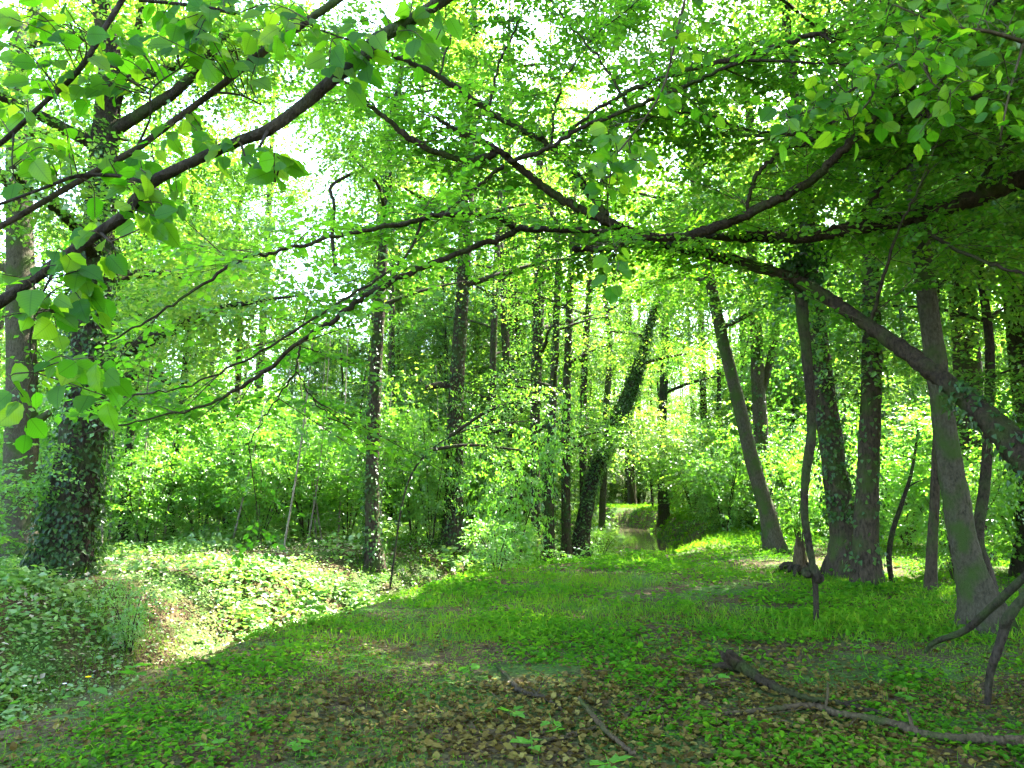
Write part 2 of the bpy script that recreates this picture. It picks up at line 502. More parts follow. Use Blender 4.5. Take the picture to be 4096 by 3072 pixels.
def crown_mesh(name, pts, scale, lib, base, parent, r, material, cull=True, tone=0.0, keep_fn=None):
    pts = np.asarray(pts, float)
    V, A = [], []
    scale = np.broadcast_to(scale, (len(pts),)) * r.uniform(.7, 1.25, len(pts))
    for p, s in zip(pts, scale):
        lv, la = lib[r.integers(len(lib))]
        a, b, c = r.uniform(0, 6.28), r.normal(0, .18), r.normal(0, .18)
        ca, sa = math.cos(a), math.sin(a)
        R = np.array([[ca, -sa, b], [sa, ca, c], [-b * ca - c * sa, b * sa - c * ca, 1.0]])
        V.append((lv @ R.T) * s + p)
        A.append(np.clip(la + r.normal(tone, .16), 0, 1))
    V = np.concatenate(V); A = np.concatenate(A)
    if cull:
        k = ~in_sunpatch(V[:, 0])
        V, A = V[k], A[k]
    if keep_fn is not None:
        k = keep_fn(V[:, 0])
        V, A = V[k], A[k]
    m = MB(); n = len(V)
    m.add(V.reshape(-1, 3), (np.arange(n)[:, None, None] * 4 + np.array([(0, 1, 2), (0, 2, 3)])[None]).reshape(-1, 3), np.repeat(A, 4))
    o = obj(name, m.mesh(name, [material], False, base), parent)
    o["kind"] = "stuff"
    return o


_groups = {}


def clump_modifier(o, lib):
    if lib.name not in _groups:
        g = bpy.data.node_groups.new("clumps_" + lib.name, 'GeometryNodeTree')
        g.interface.new_socket("Geometry", in_out='INPUT', socket_type='NodeSocketGeometry')
        g.interface.new_socket("Geometry", in_out='OUTPUT', socket_type='NodeSocketGeometry')
        gi = g.nodes.new("NodeGroupInput"); go = g.nodes.new("NodeGroupOutput")
        ci = g.nodes.new("GeometryNodeCollectionInfo"); ci.inputs[0].default_value = lib
        ci.inputs["Separate Children"].default_value = True; ci.inputs["Reset Children"].default_value = True
        ip = g.nodes.new("GeometryNodeInstanceOnPoints"); ip.inputs["Pick Instance"].default_value = True
        ar = g.nodes.new("GeometryNodeInputNamedAttribute"); ar.data_type = 'FLOAT_VECTOR'; ar.inputs[0].default_value = "turn"
        asc = g.nodes.new("GeometryNodeInputNamedAttribute"); asc.data_type = 'FLOAT'; asc.inputs[0].default_value = "size"
        ai = g.nodes.new("GeometryNodeInputNamedAttribute"); ai.data_type = 'INT'; ai.inputs[0].default_value = "pick"
        er = g.nodes.new("FunctionNodeEulerToRotation")
        l = g.links.new
        l(gi.outputs[0], ip.inputs["Points"]); l(ci.outputs[0], ip.inputs["Instance"]); l(ai.outputs[0], ip.inputs["Instance Index"])
        l(ar.outputs[0], er.inputs[0]); l(er.outputs[0], ip.inputs["Rotation"]); l(asc.outputs[0], ip.inputs["Scale"]); l(ip.outputs[0], go.inputs[0])
        _groups[lib.name] = g
    md = o.modifiers.new("clumps", 'NODES')
    md.node_group = _groups[lib.name]


def clump_cloud(name, pts, scale, lib, base, parent, r, cull=True, margin=.0):
    pts = np.asarray(pts, float)
    scale = np.broadcast_to(scale, (len(pts),))
    if cull:
        keep = ~in_sunpatch(pts)
        pts, scale = pts[keep], scale[keep]
    n = len(pts)
    me = bpy.data.meshes.new(name)
    me.vertices.add(n)
    me.vertices.foreach_set("co", (pts - np.asarray(base)).astype(np.float32).ravel())
    a = me.attributes.new("turn", 'FLOAT_VECTOR', 'POINT')
    a.data.foreach_set("vector", (np.column_stack([r.normal(0, .18, n), r.normal(0, .18, n), r.uniform(0, 6.28, n)])).astype(np.float32).ravel())
    a = me.attributes.new("size", 'FLOAT', 'POINT'); a.data.foreach_set("value", (scale * r.uniform(.7, 1.25, n)).astype(np.float32))
    a = me.attributes.new("pick", 'INT', 'POINT'); a.data.foreach_set("value", r.integers(0, len(lib.objects), n).astype(np.int32))
    o = obj(name, me, parent)
    if parent is None:
        o.location = base
    clump_modifier(o, lib)
    o["kind"] = "stuff"
    return o


def limb_points(limbs, n, r, spread, tmin=.25, zsq=.5):
    out = []
    w = np.array([np.linalg.norm(s[-1, :3] - s[0, :3]) for s in limbs]); w = w / w.sum()
    for s, ww in zip(limbs, w):
        m = max(2, int(round(n * ww)))
        p = s[:, :3]
        idx = (tmin + (1 - tmin) * r.random(m) ** .8) * (len(p) - 1)
        i0 = np.minimum(idx.astype(int), len(p) - 2)
        b = p[i0] + (p[i0 + 1] - p[i0]) * (idx - i0)[:, None]
        out.append(b + unit(r.normal(0, 1, (m, 3))) * r.random((m, 1)) ** .6 * spread * np.array([1, 1, zsq]))
    return np.vstack(out)


LIB_TREE = clump_arrays(7, 21, 9, 1.0, .45, .088, .6, seed=1)
LIB_SHRUB = clump_arrays(6, 13, 8, .55, .5, .082, .38, seed=3)
LIB_FAR = clump_library("far_clumps", [M_LEAF_FAR, M_TWIG], 4, 34, 8, 1.0, .5, .09, .55, seed=2)

# ------------------------------------------------------------------ ground
def ground_material():
    m, nt, out = mat("forest_soil")
    L = nt.links.new
    tc = nd(nt, "ShaderNodeTexCoord")
    n1 = nd(nt, "ShaderNodeTexNoise"); n1.inputs["Scale"].default_value = 1.1; n1.inputs["Detail"].default_value = 8; L(tc.outputs["Object"], n1.inputs[0])
    n2 = nd(nt, "ShaderNodeTexVoronoi"); n2.inputs["Scale"].default_value = 22; L(tc.outputs["Object"], n2.inputs[0])
    n3 = nd(nt, "ShaderNodeTexNoise"); n3.inputs["Scale"].default_value = 34; n3.inputs["Detail"].default_value = 6; L(tc.outputs["Object"], n3.inputs[0])
    soil = ramp(nt, n3.outputs[0], [(.3, (.022, .015, .007)), (.5, (.052, .036, .016)), (.72, (.10, .074, .032))])
    green = ramp(nt, n3.outputs[0], [(.3, (.02, .045, .008)), (.7, (.055, .11, .018))])
    mr = nd(nt, "ShaderNodeMapRange"); L(n1.outputs[0], mr.inputs[0]); mr.inputs[1].default_value = .44; mr.inputs[2].default_value = .6
    mx = nd(nt, "ShaderNodeMix", data_type='RGBA'); L(mr.outputs[0], mx.inputs[0]); L(soil, mx.inputs[6]); L(green, mx.inputs[7])
    b = nd(nt, "ShaderNodeBump"); b.inputs["Strength"].default_value = .8; b.inputs["Distance"].default_value = .03; L(n2.outputs[0], b.inputs["Height"])
    p = nd(nt, "ShaderNodeBsdfPrincipled"); p.inputs["Roughness"].default_value = .95; p.inputs["Specular IOR Level"].default_value = .1
    L(mx.outputs[2], p.inputs["Base Color"]); L(b.outputs[0], p.inputs["Normal"]); L(p.outputs[0], out.inputs[0])
    return m


def graded(a, b, fine0, fine1, step, grow):
    xs = list(np.arange(fine0, fine1, step))
    s = step; x = xs[-1]
    while x < b:
        s *= grow; x += s; xs.append(x)
    s = step; x = xs[0]; lo = []
    while x > a:
        s *= grow; x -= s; lo.append(x)
    return np.array(lo[::-1] + xs)


gx = graded(-400, 400, -9, 10, .16, 1.08)
gy = graded(-120, 600, 2, 34, .18, 1.07)
X, Yg = np.meshgrid(gx, gy)
Z = height(X.ravel(), Yg.ravel())
gv = np.stack([X.ravel(), Yg.ravel(), Z], 1)
nx, ny = len(gx), len(gy)
i = np.arange(ny - 1)[:, None] * nx; j = np.arange(nx - 1)[None]
f = np.stack([np.stack([i + j, i + j + 1, i + nx + j + 1], -1), np.stack([i + j, i + nx + j + 1, i + nx + j], -1)], 2).reshape(-1, 3)
mb = MB(); mb.add(gv, f)
ground = tag(obj("ground", mb.mesh("ground", ground_material(), True)), kind="structure")
ground["label"] = "woodland floor of brown soil and moss with a creek cut through it"

# water
mw, nt, out = mat("creek_water")
p = nd(nt, "ShaderNodeBsdfPrincipled")
p.inputs["Base Color"].default_value = (.055, .045, .028, 1); p.inputs["Roughness"].default_value = .06
tcw = nd(nt, "ShaderNodeTexCoord"); nw = nd(nt, "ShaderNodeTexNoise"); nw.inputs["Scale"].default_value = 2.5; nw.inputs["Detail"].default_value = 3
nt.links.new(tcw.outputs["Object"], nw.inputs[0])
bw = nd(nt, "ShaderNodeBump"); bw.inputs["Strength"].default_value = .12; bw.inputs["Distance"].default_value = .05
nt.links.new(nw.outputs[0], bw.inputs["Height"]); nt.links.new(bw.outputs[0], p.inputs["Normal"]); nt.links.new(p.outputs[0], out.inputs[0])
cs = spline(np.hstack([CREEK, np.zeros((len(CREEK), 1)), np.full((len(CREEK), 1), .1)]), 6)
tg = np.gradient(cs[:, :2], axis=0); tg /= np.linalg.norm(tg, axis=1, keepdims=True)
sd = np.stack([tg[:, 1], -tg[:, 0]], 1)
mb = MB()
rows = [np.column_stack([cs[:, :2] + sd * w, np.full(len(cs), WATER_Z)]) for w in (-1.45, 1.25)]
wv = np.stack(rows, 1).reshape(-1, 3)
k = np.arange(len(cs) - 1) * 2
mb.add(wv, np.vstack([np.stack([k, k + 1, k + 3], 1), np.stack([k, k + 3, k + 2], 1)]))
water = tag(obj("water", mb.mesh("water", mw)), "narrow brown creek with still water between the banks", kind="structure")


# ------------------------------------------------------------------ trees
def px_path(pts, Y):
    """rows (px, py, width_px[, Y]) -> spline control points (x, y, z, radius)"""
    out = []
    for q in pts:
        yy = q[3] if len(q) > 3 else Y
        out.append((*P(q[0], q[1], yy), q[2] * yy / FPX / 2))
    return np.array(out)


def grow_crown(mb, limbs, nspray, size, k, r, spread, length, tpl=LEAF2, droop=.25, tmin=.25, cull=True, tone=None, zmin=None, lift=0.0, ydepth=1.0):
    """sprays gathered in clumps round points along the limbs"""
    per = max(1, nspray // len(limbs))
    for s in limbs:
        p = s[:, :3]
        nb = max(2, per // 7)
        t = tmin + (1 - tmin) * r.random(nb) ** .8
        idx = t * (len(p) - 1)
        i0 = np.minimum(idx.astype(int), len(p) - 2)
        base = p[i0] + (p[i0 + 1] - p[i0]) * (idx - i0)[:, None]
        off = r.normal(0, 1, (nb, 3)) * np.array([1, ydepth, .45])
        off = unit(off) * spread * r.uniform(.25, 1, (nb, 1))
        off[:, 2] += lift * spread
        cl = base + off
        twigs(mb, base, cl, .010, 1)
        st = np.repeat(base, 7, 0) + np.repeat(off, 7, 0) * r.uniform(.25, 1.05, (nb * 7, 1)) + r.normal(0, .09 * spread, (nb * 7, 3))
        d = unit(np.repeat(off, 7, 0)) + r.normal(0, .65, (nb * 7, 3)) * np.array([1, 1, .35])
        if zmin is not None:
            ok = st[:, 2] > zmin
            st, d = st[ok], d[ok]
        tn = None
        if tone is not None:
            tn = np.clip(tone + r.normal(0, .2, len(st)), 0, 1)
        sprays(mb, st, d, length * r.uniform(.6, 1.25, len(st)), k, size, tpl, r, droop, cull=cull, tone=tn)


def add_ivy(mb, s, n, r, t0=0, t1=1, out=1.0, size=.075):
    p, rad = s[:, :3], s[:, 3]
    t, nn, b = frames(p)
    idx = (t0 + (t1 - t0) * r.random(n)) * (len(p) - 1)
    i0 = np.minimum(idx.astype(int), len(p) - 2)
    fr = (idx - i0)[:, None]
    c = p[i0] * (1 - fr) + p[i0 + 1] * fr
    a = r.random(n) * 6.283
    dirs = np.cos(a)[:, None] * nn[i0] + np.sin(a)[:, None] * b[i0]
    thick = .6 + .9 * vnoise(c[:, 2] * 1.3 + 5, a * .9)
    pos = c + dirs * (rad[i0] + .01 + out * .16 * thick * r.random(n) ** 1.4)[:, None]
    al = np.array([0, 0, -1.0]) + dirs * .5 + r.normal(0, .4, (n, 3))
    leaves(mb, pos, al, dirs + r.normal(0, .4, (n, 3)) + np.array([0, 0, .5]), size * r.uniform(.6, 1.25, n), r.random(n), IVY4, 0)


def limbs_for(trunk, n, r, z0, z1, reach, rise=.5, az=None):
    """limb splines leaving the trunk between heights z0 and z1"""
    out = []
    z = trunk[:, 2]
    for q in range(n):
        zz = z0 + (z1 - z0) * (q + r.random()) / n
        i0 = int(np.argmin(abs(z - zz)))
        b = trunk[i0, :3]; rr = trunk[i0, 3]
        a = (q * 2.4 + r.normal(0, .5)) if az is None else r.uniform(*az)
        L = reach * r.uniform(.65, 1.15)
        h = np.array([math.cos(a), math.sin(a), 0])
        pts = [(*b, rr * .5), (*(b + h * L * .35 + np.array([0, 0, rise * L * .25])), rr * .36),
               (*(b + h * L * .7 + np.array([r.normal(0, .2), r.normal(0, .2), rise * L * .42])), rr * .2),
               (*(b + h * L + np.array([0, 0, rise * L * .5])), .006)]
        out.append(spline(pts, 4))
    return out


def forest_tree(name, label, cat, Y, pts, top, bark, crown=None, ivy=0, ivy_range=(0, 1), limbs_px=(), nlimb=6, reach=3, zrange=None, size=.085, k=9,
                nspray=350, leaf_mat=None, group=None, sides=10, seed=0, spread=1.2, ivy_out=1.0, flute=.5, stems=(), tone=None, lean_y=0.0, length=.75, cull=True, lib=None, thin=1.0):
    r = np.random.default_rng(100 + seed)
    cp = px_path(pts, Y); cp[:, 3] *= thin
    gz = float(height(cp[0, 0], cp[0, 1]))
    cp[0, 2] = gz - .12
    if top > cp[-1, 2] + .5:
        d = unit(cp[-1, :3] - cp[-2, :3]); d = unit(d * .6 + np.array([0, 0, .6]))
        n = 4; H = top - cp[-1, 2]
        for q in range(1, n + 1):
            e = cp[-1, :3] if q == 1 else ext
            ext = e + d * H / n / max(d[2], .3) + np.array([r.normal(0, .15), r.normal(0, .15), 0])
            cp = np.vstack([cp, [*ext, max(.012, cp[len(pts) - 1, 3] * (1 - q / (n + .3)))]])
    if lean_y:
        cp[:, 1] += lean_y * (cp[:, 2] - gz)
    base = np.array([cp[0, 0], cp[0, 1], gz])
    root = tag(empty(name, base), label, cat, group)
    s = spline(cp, 7)
    m = MB(); tube(m, s, sides, .05, r=r, flute=flute)
    for st in stems:
        tube(m, spline(px_path(st, Y) * [1, 1, 1, thin], 6), sides, .05, r=r)
    z0, z1 = zrange if zrange else (top * .35, top * .95)
    allimbs = limbs_for(s, nlimb, r, z0, z1, reach) if nlimb else []
    trunk_o = obj("trunk", m.mesh("trunk", bark, True, base), root)
    for lp in limbs_px:
        ls = spline(px_path(lp, Y), 6)
        m = MB(); tube(m, ls, 7, .06, r=r)
        obj("limb", m.mesh("limb", bark, True, base), root)
        allimbs.append(ls)
    for ls in allimbs[:nlimb]:
        m = MB(); tube(m, ls, 5, .04, r=r)
        obj("limb", m.mesh("limb", bark, True, base), root)
    if nspray and allimbs:
        if leaf_mat:
            crown_mesh("crown", limb_points(allimbs, nspray // 5, r, spread), .8, LIB_SHRUB, base, root, r, M_SHRUB)
        else:
            crown_mesh("crown", limb_points(allimbs, nspray // 4, r, spread), size / .085, LIB_TREE, base, root, r, M_LEAF_FAR, tone=((tone or .5) - .5) * .5)
    if ivy:
        m = MB()
        add_ivy(m, s, ivy, r, *ivy_range, out=ivy_out)
        for st in stems:
            add_ivy(m, spline(px_path(st, Y) * [1, 1, 1, thin], 6), ivy // 3, r, out=ivy_out)
        c = obj("ivy", m.mesh("ivy", [M_IVY], False, base), trunk_o)
        c["kind"] = "stuff"
    return root


T = forest_tree
G1 = "trunks on the left bank"
# left bank
T("ivy_clad_tree", "thick dark ivy-clad tree on the left bank with forking limbs", "tree", 12.5,
  [(58, 594, 60), (66, 545, 50), (74, 490, 46), (85, 400, 38), (95, 280, 32), (104, 150, 28), (110, 60, 22)], 14, M_BARK_DARK, ivy=5200, ivy_range=(0, .5),
  limbs_px=[[(104, 140, 12), (125, 75, 10), (140, 20, 8), (150, -40, 6)], [(108, 135, 14), (150, 108, 12), (180, 88, 11), (208, 56, 8), (240, 20, 5)],
            [(92, 388, 12), (122, 379, 11), (146, 372, 8), (170, 384, 4)]], nlimb=9, reach=3.8, zrange=(3.2, 12), nspray=1100, seed=1, spread=1.3, tone=.45)
T("grey_tree", "stout grey trunk with a knotted stub at the left edge", "tree", 15.5, [(16, 590, 38), (18, 530, 34), (21, 450, 31), (22, 390, 29), (20, 250, 26), (18, 60, 20)],
  15, M_BARK_GREY, limbs_px=[[(24, 425, 12), (38, 420, 9), (50, 412, 6)]], nlimb=8, reach=4, zrange=(4.5, 14), nspray=700, seed=2, tone=.6)
T("ivy_clad_tree", "slender ivy-clad trunk just right of the thick dark tree", "tree", 19, [(122, 552, 13), (125, 510, 12), (130, 440, 10), (138, 350, 9), (142, 250, 8)], 11, M_BARK_DARK,
  ivy=900, ivy_range=(0, .55), nspray=560, nlimb=9, reach=2.6, zrange=(2.0, 10), seed=3, thin=.74, group=G1)
T("ivy_clad_tree", "slim dark trunk second right of the thick ivy tree", "tree", 21, [(168, 545, 12), (172, 480, 11), (180, 420, 9), (188, 330, 8), (190, 240, 7)], 12, M_BARK_DARK,
  ivy=700, ivy_range=(0, .5), nspray=560, nlimb=9, reach=2.6, zrange=(2.0, 11), seed=4, thin=.74, group=G1)
T("slender_tree", "slim mottled trunk third right of the thick ivy tree", "tree", 22, [(226, 540, 12), (230, 480, 10), (236, 420, 9), (240, 320, 8), (238, 220, 7)], 12, M_BARK,
  nspray=560, nlimb=9, reach=2.6, zrange=(2.0, 11), seed=5, thin=.74, group=G1)
T("ivy_clad_tree", "tall ivy-clad trunk rising straight behind the sunlit bank", "tree", 18, [(374, 566, 22), (372, 510, 19), (373, 440, 17), (378, 340, 15), (385, 220, 13), (392, 120, 11)],
  14, M_BARK, ivy=2600, ivy_range=(0, .7), nspray=520, nlimb=8, reach=2.8, zrange=(5.5, 14), seed=6, thin=.74, tone=.7)
T("ivy_clad_tree", "broad sunlit ivy-clad trunk with a bare stub pointing left", "tree", 21, [(452, 550, 34), (454, 490, 26), (456, 400, 21), (462, 300, 19), (468, 200, 17), (472, 60, 14)],
  17, M_BARK, ivy=4200, ivy_range=(0, .75), limbs_px=[[(454, 386, 8), (440, 385, 7), (426, 388, 5)]], nspray=1000, nlimb=12, reach=3.6, zrange=(6, 16.8), seed=7, thin=.74, tone=.7, ivy_out=1.4)
T("arching_stem", "thin mossy stem arching right in front of the broad ivy trunk", "sapling", 17.5, [(390, 552, 6), (402, 505, 6), (414, 470, 6), (430, 451, 5), (450, 437, 5), (482, 426, 3.5), (548, 419, 1.5)],
  0, M_BARK_DARK, ivy=160, ivy_range=(.1, .75), limbs_px=[[(430, 450, 4), (470, 445, 3), (520, 450, 2)], [(450, 436, 4), (490, 410, 3), (530, 398, 2)]], nlimb=0, nspray=260, seed=8, thin=.34, spread=.5, leaf_mat=M_SHRUB, flute=0, length=.5)
G2 = "trunks beyond the creek in the centre"
T("slender_tree", "thin straight trunk right of the broad sunlit ivy trunk", "tree", 27, [(490, 530, 11), (492, 400, 10), (495, 300, 9), (500, 200, 8)], 15, M_BARK, ivy=500, ivy_range=(0, .5),
  nspray=570, nlimb=10, reach=2.6, zrange=(2.4, 14), seed=9, thin=.74, group=G2)
T("flared_tree", "dark trunk flaring widely at its foot in the centre distance", "tree", 28, [(512, 525, 30), (512, 508, 18), (511, 480, 14), (510, 430, 12), (505, 330, 11), (500, 230, 9)], 16, M_BARK,
  nspray=570, nlimb=10, reach=3, zrange=(2.4, 15), seed=10, thin=.74, group=G2)
T("ivy_clad_tree", "pale ivy-wrapped trunk widening upwards in the centre", "tree", 25, [(536, 530, 13), (535, 430, 14), (538, 330, 16), (540, 250, 14), (540, 160, 10)], 15, M_BARK, ivy=2600, ivy_range=(.15, .75),
  nspray=480, nlimb=10, reach=2.6, zrange=(2.4, 14), seed=11, thin=.74, group=G2, ivy_out=1.6)
T("ivy_clad_tree", "dark ivy-clad trunk standing at the creek edge in the centre", "tree", 23, [(549, 552, 17), (549, 480, 13), (552, 420, 11), (556, 330, 10), (558, 240, 8)], 13, M_BARK, ivy=1800, ivy_range=(0, .6),
  nspray=480, nlimb=10, reach=2.2, zrange=(2.4, 12), seed=12, thin=.74, group=G2)
T("ivy_clad_tree", "leafy slim trunk just left of the leaning ivy twin stem", "tree", 24, [(566, 540, 14), (566, 450, 12), (568, 350, 11), (572, 250, 9), (576, 150, 7)], 14, M_BARK, ivy=1500, ivy_range=(0, .6),
  nspray=480, nlimb=10, reach=2.2, zrange=(2.4, 13), seed=13, thin=.74, group=G2)
T("slender_tree", "slim upright trunk crossing behind the leaning ivy tree", "tree", 26, [(584, 535, 12), (583, 430, 10), (586, 340, 9), (590, 280, 8), (592, 180, 7)], 14, M_BARK, ivy=600, ivy_range=(0, .5),
  nspray=480, nlimb=10, reach=2.2, zrange=(2.4, 13), seed=14, thin=.74, group=G2)
T("leaning_ivy_tree", "dark ivy-covered twin stem leaning right over the creek", "tree", 25, [(576, 540, 32), (590, 490, 22), (603, 450, 19), (622, 405, 17), (640, 360, 15), (652, 320, 13), (665, 270, 10), (674, 210, 7)],
  11, M_BARK_DARK, ivy=5200, stems=[[(602, 456, 12), (618, 430, 12), (632, 398, 11), (642, 365, 9)]], nspray=420, nlimb=7, reach=2.2, zrange=(5, 10.5), seed=15, ivy_out=.6, thin=.62)
T("slender_tree", "pale thin crooked trunk right of the leaning ivy stem's foot", "tree", 28, [(600, 526, 9), (606, 420, 9), (610, 340, 8), (605, 290, 7), (608, 220, 6)], 14, M_BARK_GREY,
  nspray=450, nlimb=10, reach=2.4, zrange=(2.4, 13), seed=16, thin=.74, group=G2)
T("far_tree", "lone pale trunk on the far bend of the creek", "tree", 40, [(664, 517, 12), (662, 450, 9), (664, 380, 8), (668, 250, 7)], 18, M_BARK_GREY, ivy=300, ivy_range=(0, .3),
  nspray=420, nlimb=7, reach=4, zrange=(6, 17), seed=17, size=.12, spread=1.8)
# right bank
T("grey_leaning_tree", "smooth grey trunk leaning left beside the grassy path", "tree", 17.8, [(778, 556, 20), (767, 512, 16), (752, 460, 14), (738, 400, 13), (724, 345, 12), (712, 290, 11), (700, 230, 9), (690, 150, 8)],
  13, M_BARK_GREY, nspray=800, nlimb=9, reach=3.4, zrange=(5, 12), seed=18, tone=.6)
T("grey_tree", "pale sunlit grey trunk standing behind the leaning grey one", "tree", 20.5, [(773, 548, 17), (765, 480, 15), (759, 400, 14), (756, 330, 12), (752, 250, 11), (750, 120, 9)], 16, M_BARK_GREY,
  limbs_px=[[(763, 390, 8), (774, 345, 8), (779, 290, 6)]], nspray=900, nlimb=9, reach=3.6, zrange=(6, 15), seed=19, ivy=500, ivy_range=(0, .25))
T("ivy_clad_tree", "dark trunk with ivy on its upper right beside the thin dead stem", "tree", 13.8, [(850, 580, 38), (844, 530, 28), (836, 480, 24), (828, 420, 22), (819, 350, 20), (808, 250, 17), (800, 120, 14)], 14,
  M_BARK, ivy=1700, ivy_range=(.12, .6), nspray=1100, nlimb=11, reach=3.8, zrange=(5.5, 13.5), seed=20, tone=.5)
T("brown_tree", "straight brown trunk close right of the ivy-topped dark one", "tree", 12.4, [(868, 592, 32), (866, 545, 25), (868, 470, 21), (871, 400, 20), (872, 330, 18), (871, 250, 16), (878, 150, 14), (884, 50, 12)], 14,
  M_BARK, nspray=1100, nlimb=11, reach=3.8, zrange=(5, 13.5), seed=21, ivy=350, ivy_range=(.05, .35), tone=.5)
T("grey_leaning_tree", "smooth greenish grey trunk with a swollen foot at the right edge", "tree", 8.6, [(990, 634, 46), (982, 606, 34), (971, 572, 29), (964, 545, 27), (956, 500, 25), (948, 450, 23), (940, 390, 21), (930, 320, 20), (920, 240, 18), (912, 160, 16), (905, 60, 14)],
  11, M_BARK_GREY, nspray=700, nlimb=8, reach=3.4, zrange=(4, 10.5), seed=22, tone=.45)
T("slender_tree", "thin dark trunk behind the swollen-footed grey trunk", "tree", 11, [(992, 606, 13), (984, 565, 11), (978, 535, 11), (986, 470, 10), (990, 350, 9)], 9, M_BARK_DARK,
  nspray=300, nlimb=6, reach=2.4, zrange=(3, 8.5), seed=23)
T("slender_tree", "thin straight sapling trunk left of the swollen-footed grey trunk", "tree", 11.5, [(930, 606, 12), (932, 550, 10), (935, 490, 9), (938, 400, 8), (936, 300, 7)], 8, M_BARK,
  nspray=260, nlimb=6, reach=2, zrange=(2.6, 7.5), seed=24)
T("sapling", "thin curved sapling right of the straight brown trunk", "sapling", 12.6, [(893, 584, 5), (889, 558, 5), (893, 530, 5), (903, 500, 4), (912, 470, 3), (918, 430, 2)], 0, M_BARK_DARK,
  nlimb=4, reach=.9, zrange=(1.5, 2.6), nspray=60, seed=25, spread=.4, leaf_mat=M_SHRUB, flute=0, length=.4)
T("dark_tree", "dark upright trunk between the boughs high on the right", "tree", 15.5, [(976, 580, 32), (972, 480, 28), (966, 340, 26), (958, 240, 25), (950, 120, 22)], 15, M_BARK,
  nspray=1100, nlimb=11, reach=4, zrange=(5.5, 14.5), seed=26, ivy=500, ivy_range=(.3, .6), tone=.4)
T("ivy_clad_tree", "ivy-shrouded trunk in the upper right corner with a bare limb", "tree", 13.5, [(1046, 600, 44), (1034, 400, 40), (1014, 200, 38), (1000, 100, 32), (985, 0, 26)], 15, M_BARK_DARK, ivy=3500, ivy_range=(.2, .8),
  limbs_px=[[(1010, 70, 14), (1060, 62, 12), (1090, 40, 9)], [(1004, 62, 10), (985, 50, 9), (966, 46, 7)]], nspray=1000, nlimb=10, reach=4, zrange=(5, 14.5), seed=27, tone=.4)
# trees beyond the frame's right side that shade the path
for q, (x, y, H) in enumerate([(11.5, 8.5, 15), (8.5, 4.0, 14), (14, 13, 16), (10, 0.5, 14), (5.0, -2.0, 13)]):
    px_ = 512 + x / max(y, 1) * FPX
    r = np.random.default_rng(500 + q)
    z = float(height(x, y))
    cp = np.array([(x, y, z - .1, .24), (x + .1, y, z + 2.5, .19), (x, y + .1, z + 6, .15), (x - .2, y, z + 10, .09), (x - .1, y, H, .02)])
    base = np.array([x, y, z])
    root = tag(empty("shade_tree", base), ["leafy tree beyond the right edge, level with the swollen-footed trunk", "leafy tree beyond the right edge, level with the fallen branches", "farthest leafy tree beyond the right edge", "leafy tree at the right, level with the viewer", "leafy tree behind the viewer on the right"][q], "tree", "shade trees beyond the frame")
    s = spline(cp, 6); m = MB(); tube(m, s, 9, .05, r=r, flute=.4)
    ll = limbs_for(s, 12, r, 4.2, H * .95, 4.2)
    for l_ in ll: tube(m, l_, 5, .04, r=r)
    obj("trunk", m.mesh("trunk", M_BARK, True, base), root)
    clump_cloud("crown", limb_points(ll, 330, r, 1.7), 1.4, LIB_FAR, base, root, r)


def overhead_tree():
    """an unseen tall tree added right of the frame, its limbs aimed to shade path and ditch"""
    r = np.random.default_rng(611)
    x, y = 6.2, 3.6; z = float(height(x, y)); base = np.array([x, y, z])
    root = tag(empty("shade_tree", base), "unseen tall tree outside the right edge, its limbs added to shade the path", "tree", "shade trees beyond the frame")
    s = spline([(x, y, z - .1, .3), (x, y + .1, z + 3, .24), (x - .3, y + .3, z + 7, .2), (x - .8, y + .8, z + 12, .15), (x - 1, y + 1, z + 17, .03)], 6)
    m = MB(); tube(m, s, 10, .05, r=r, flute=.4)
    ll = []
    for q in range(22):
        i0 = int(len(s) * r.uniform(.5, .95)); b = s[i0, :3]
        e = np.array([r.uniform(-.5, 5.0), r.uniform(14, 20), r.uniform(14.8, 16.8)]) if q < 14 else np.array([r.uniform(2, 8), r.uniform(5, 9), r.uniform(9, 12)])
        ll.append(spline([(*b, s[i0, 3] * .5), (*(b * .5 + e * .5 + (0, 0, .7)), s[i0, 3] * .3), (*e, .01)], 6))
        tube(m, ll[-1], 5, .04, r=r)
    obj("trunk", m.mesh("trunk", M_BARK, True, base), root)
    clump_cloud("crown", limb_points(ll, 900, r, 2.0, tmin=.6), 1.3, LIB_FAR, base, root, r)


overhead_tree()


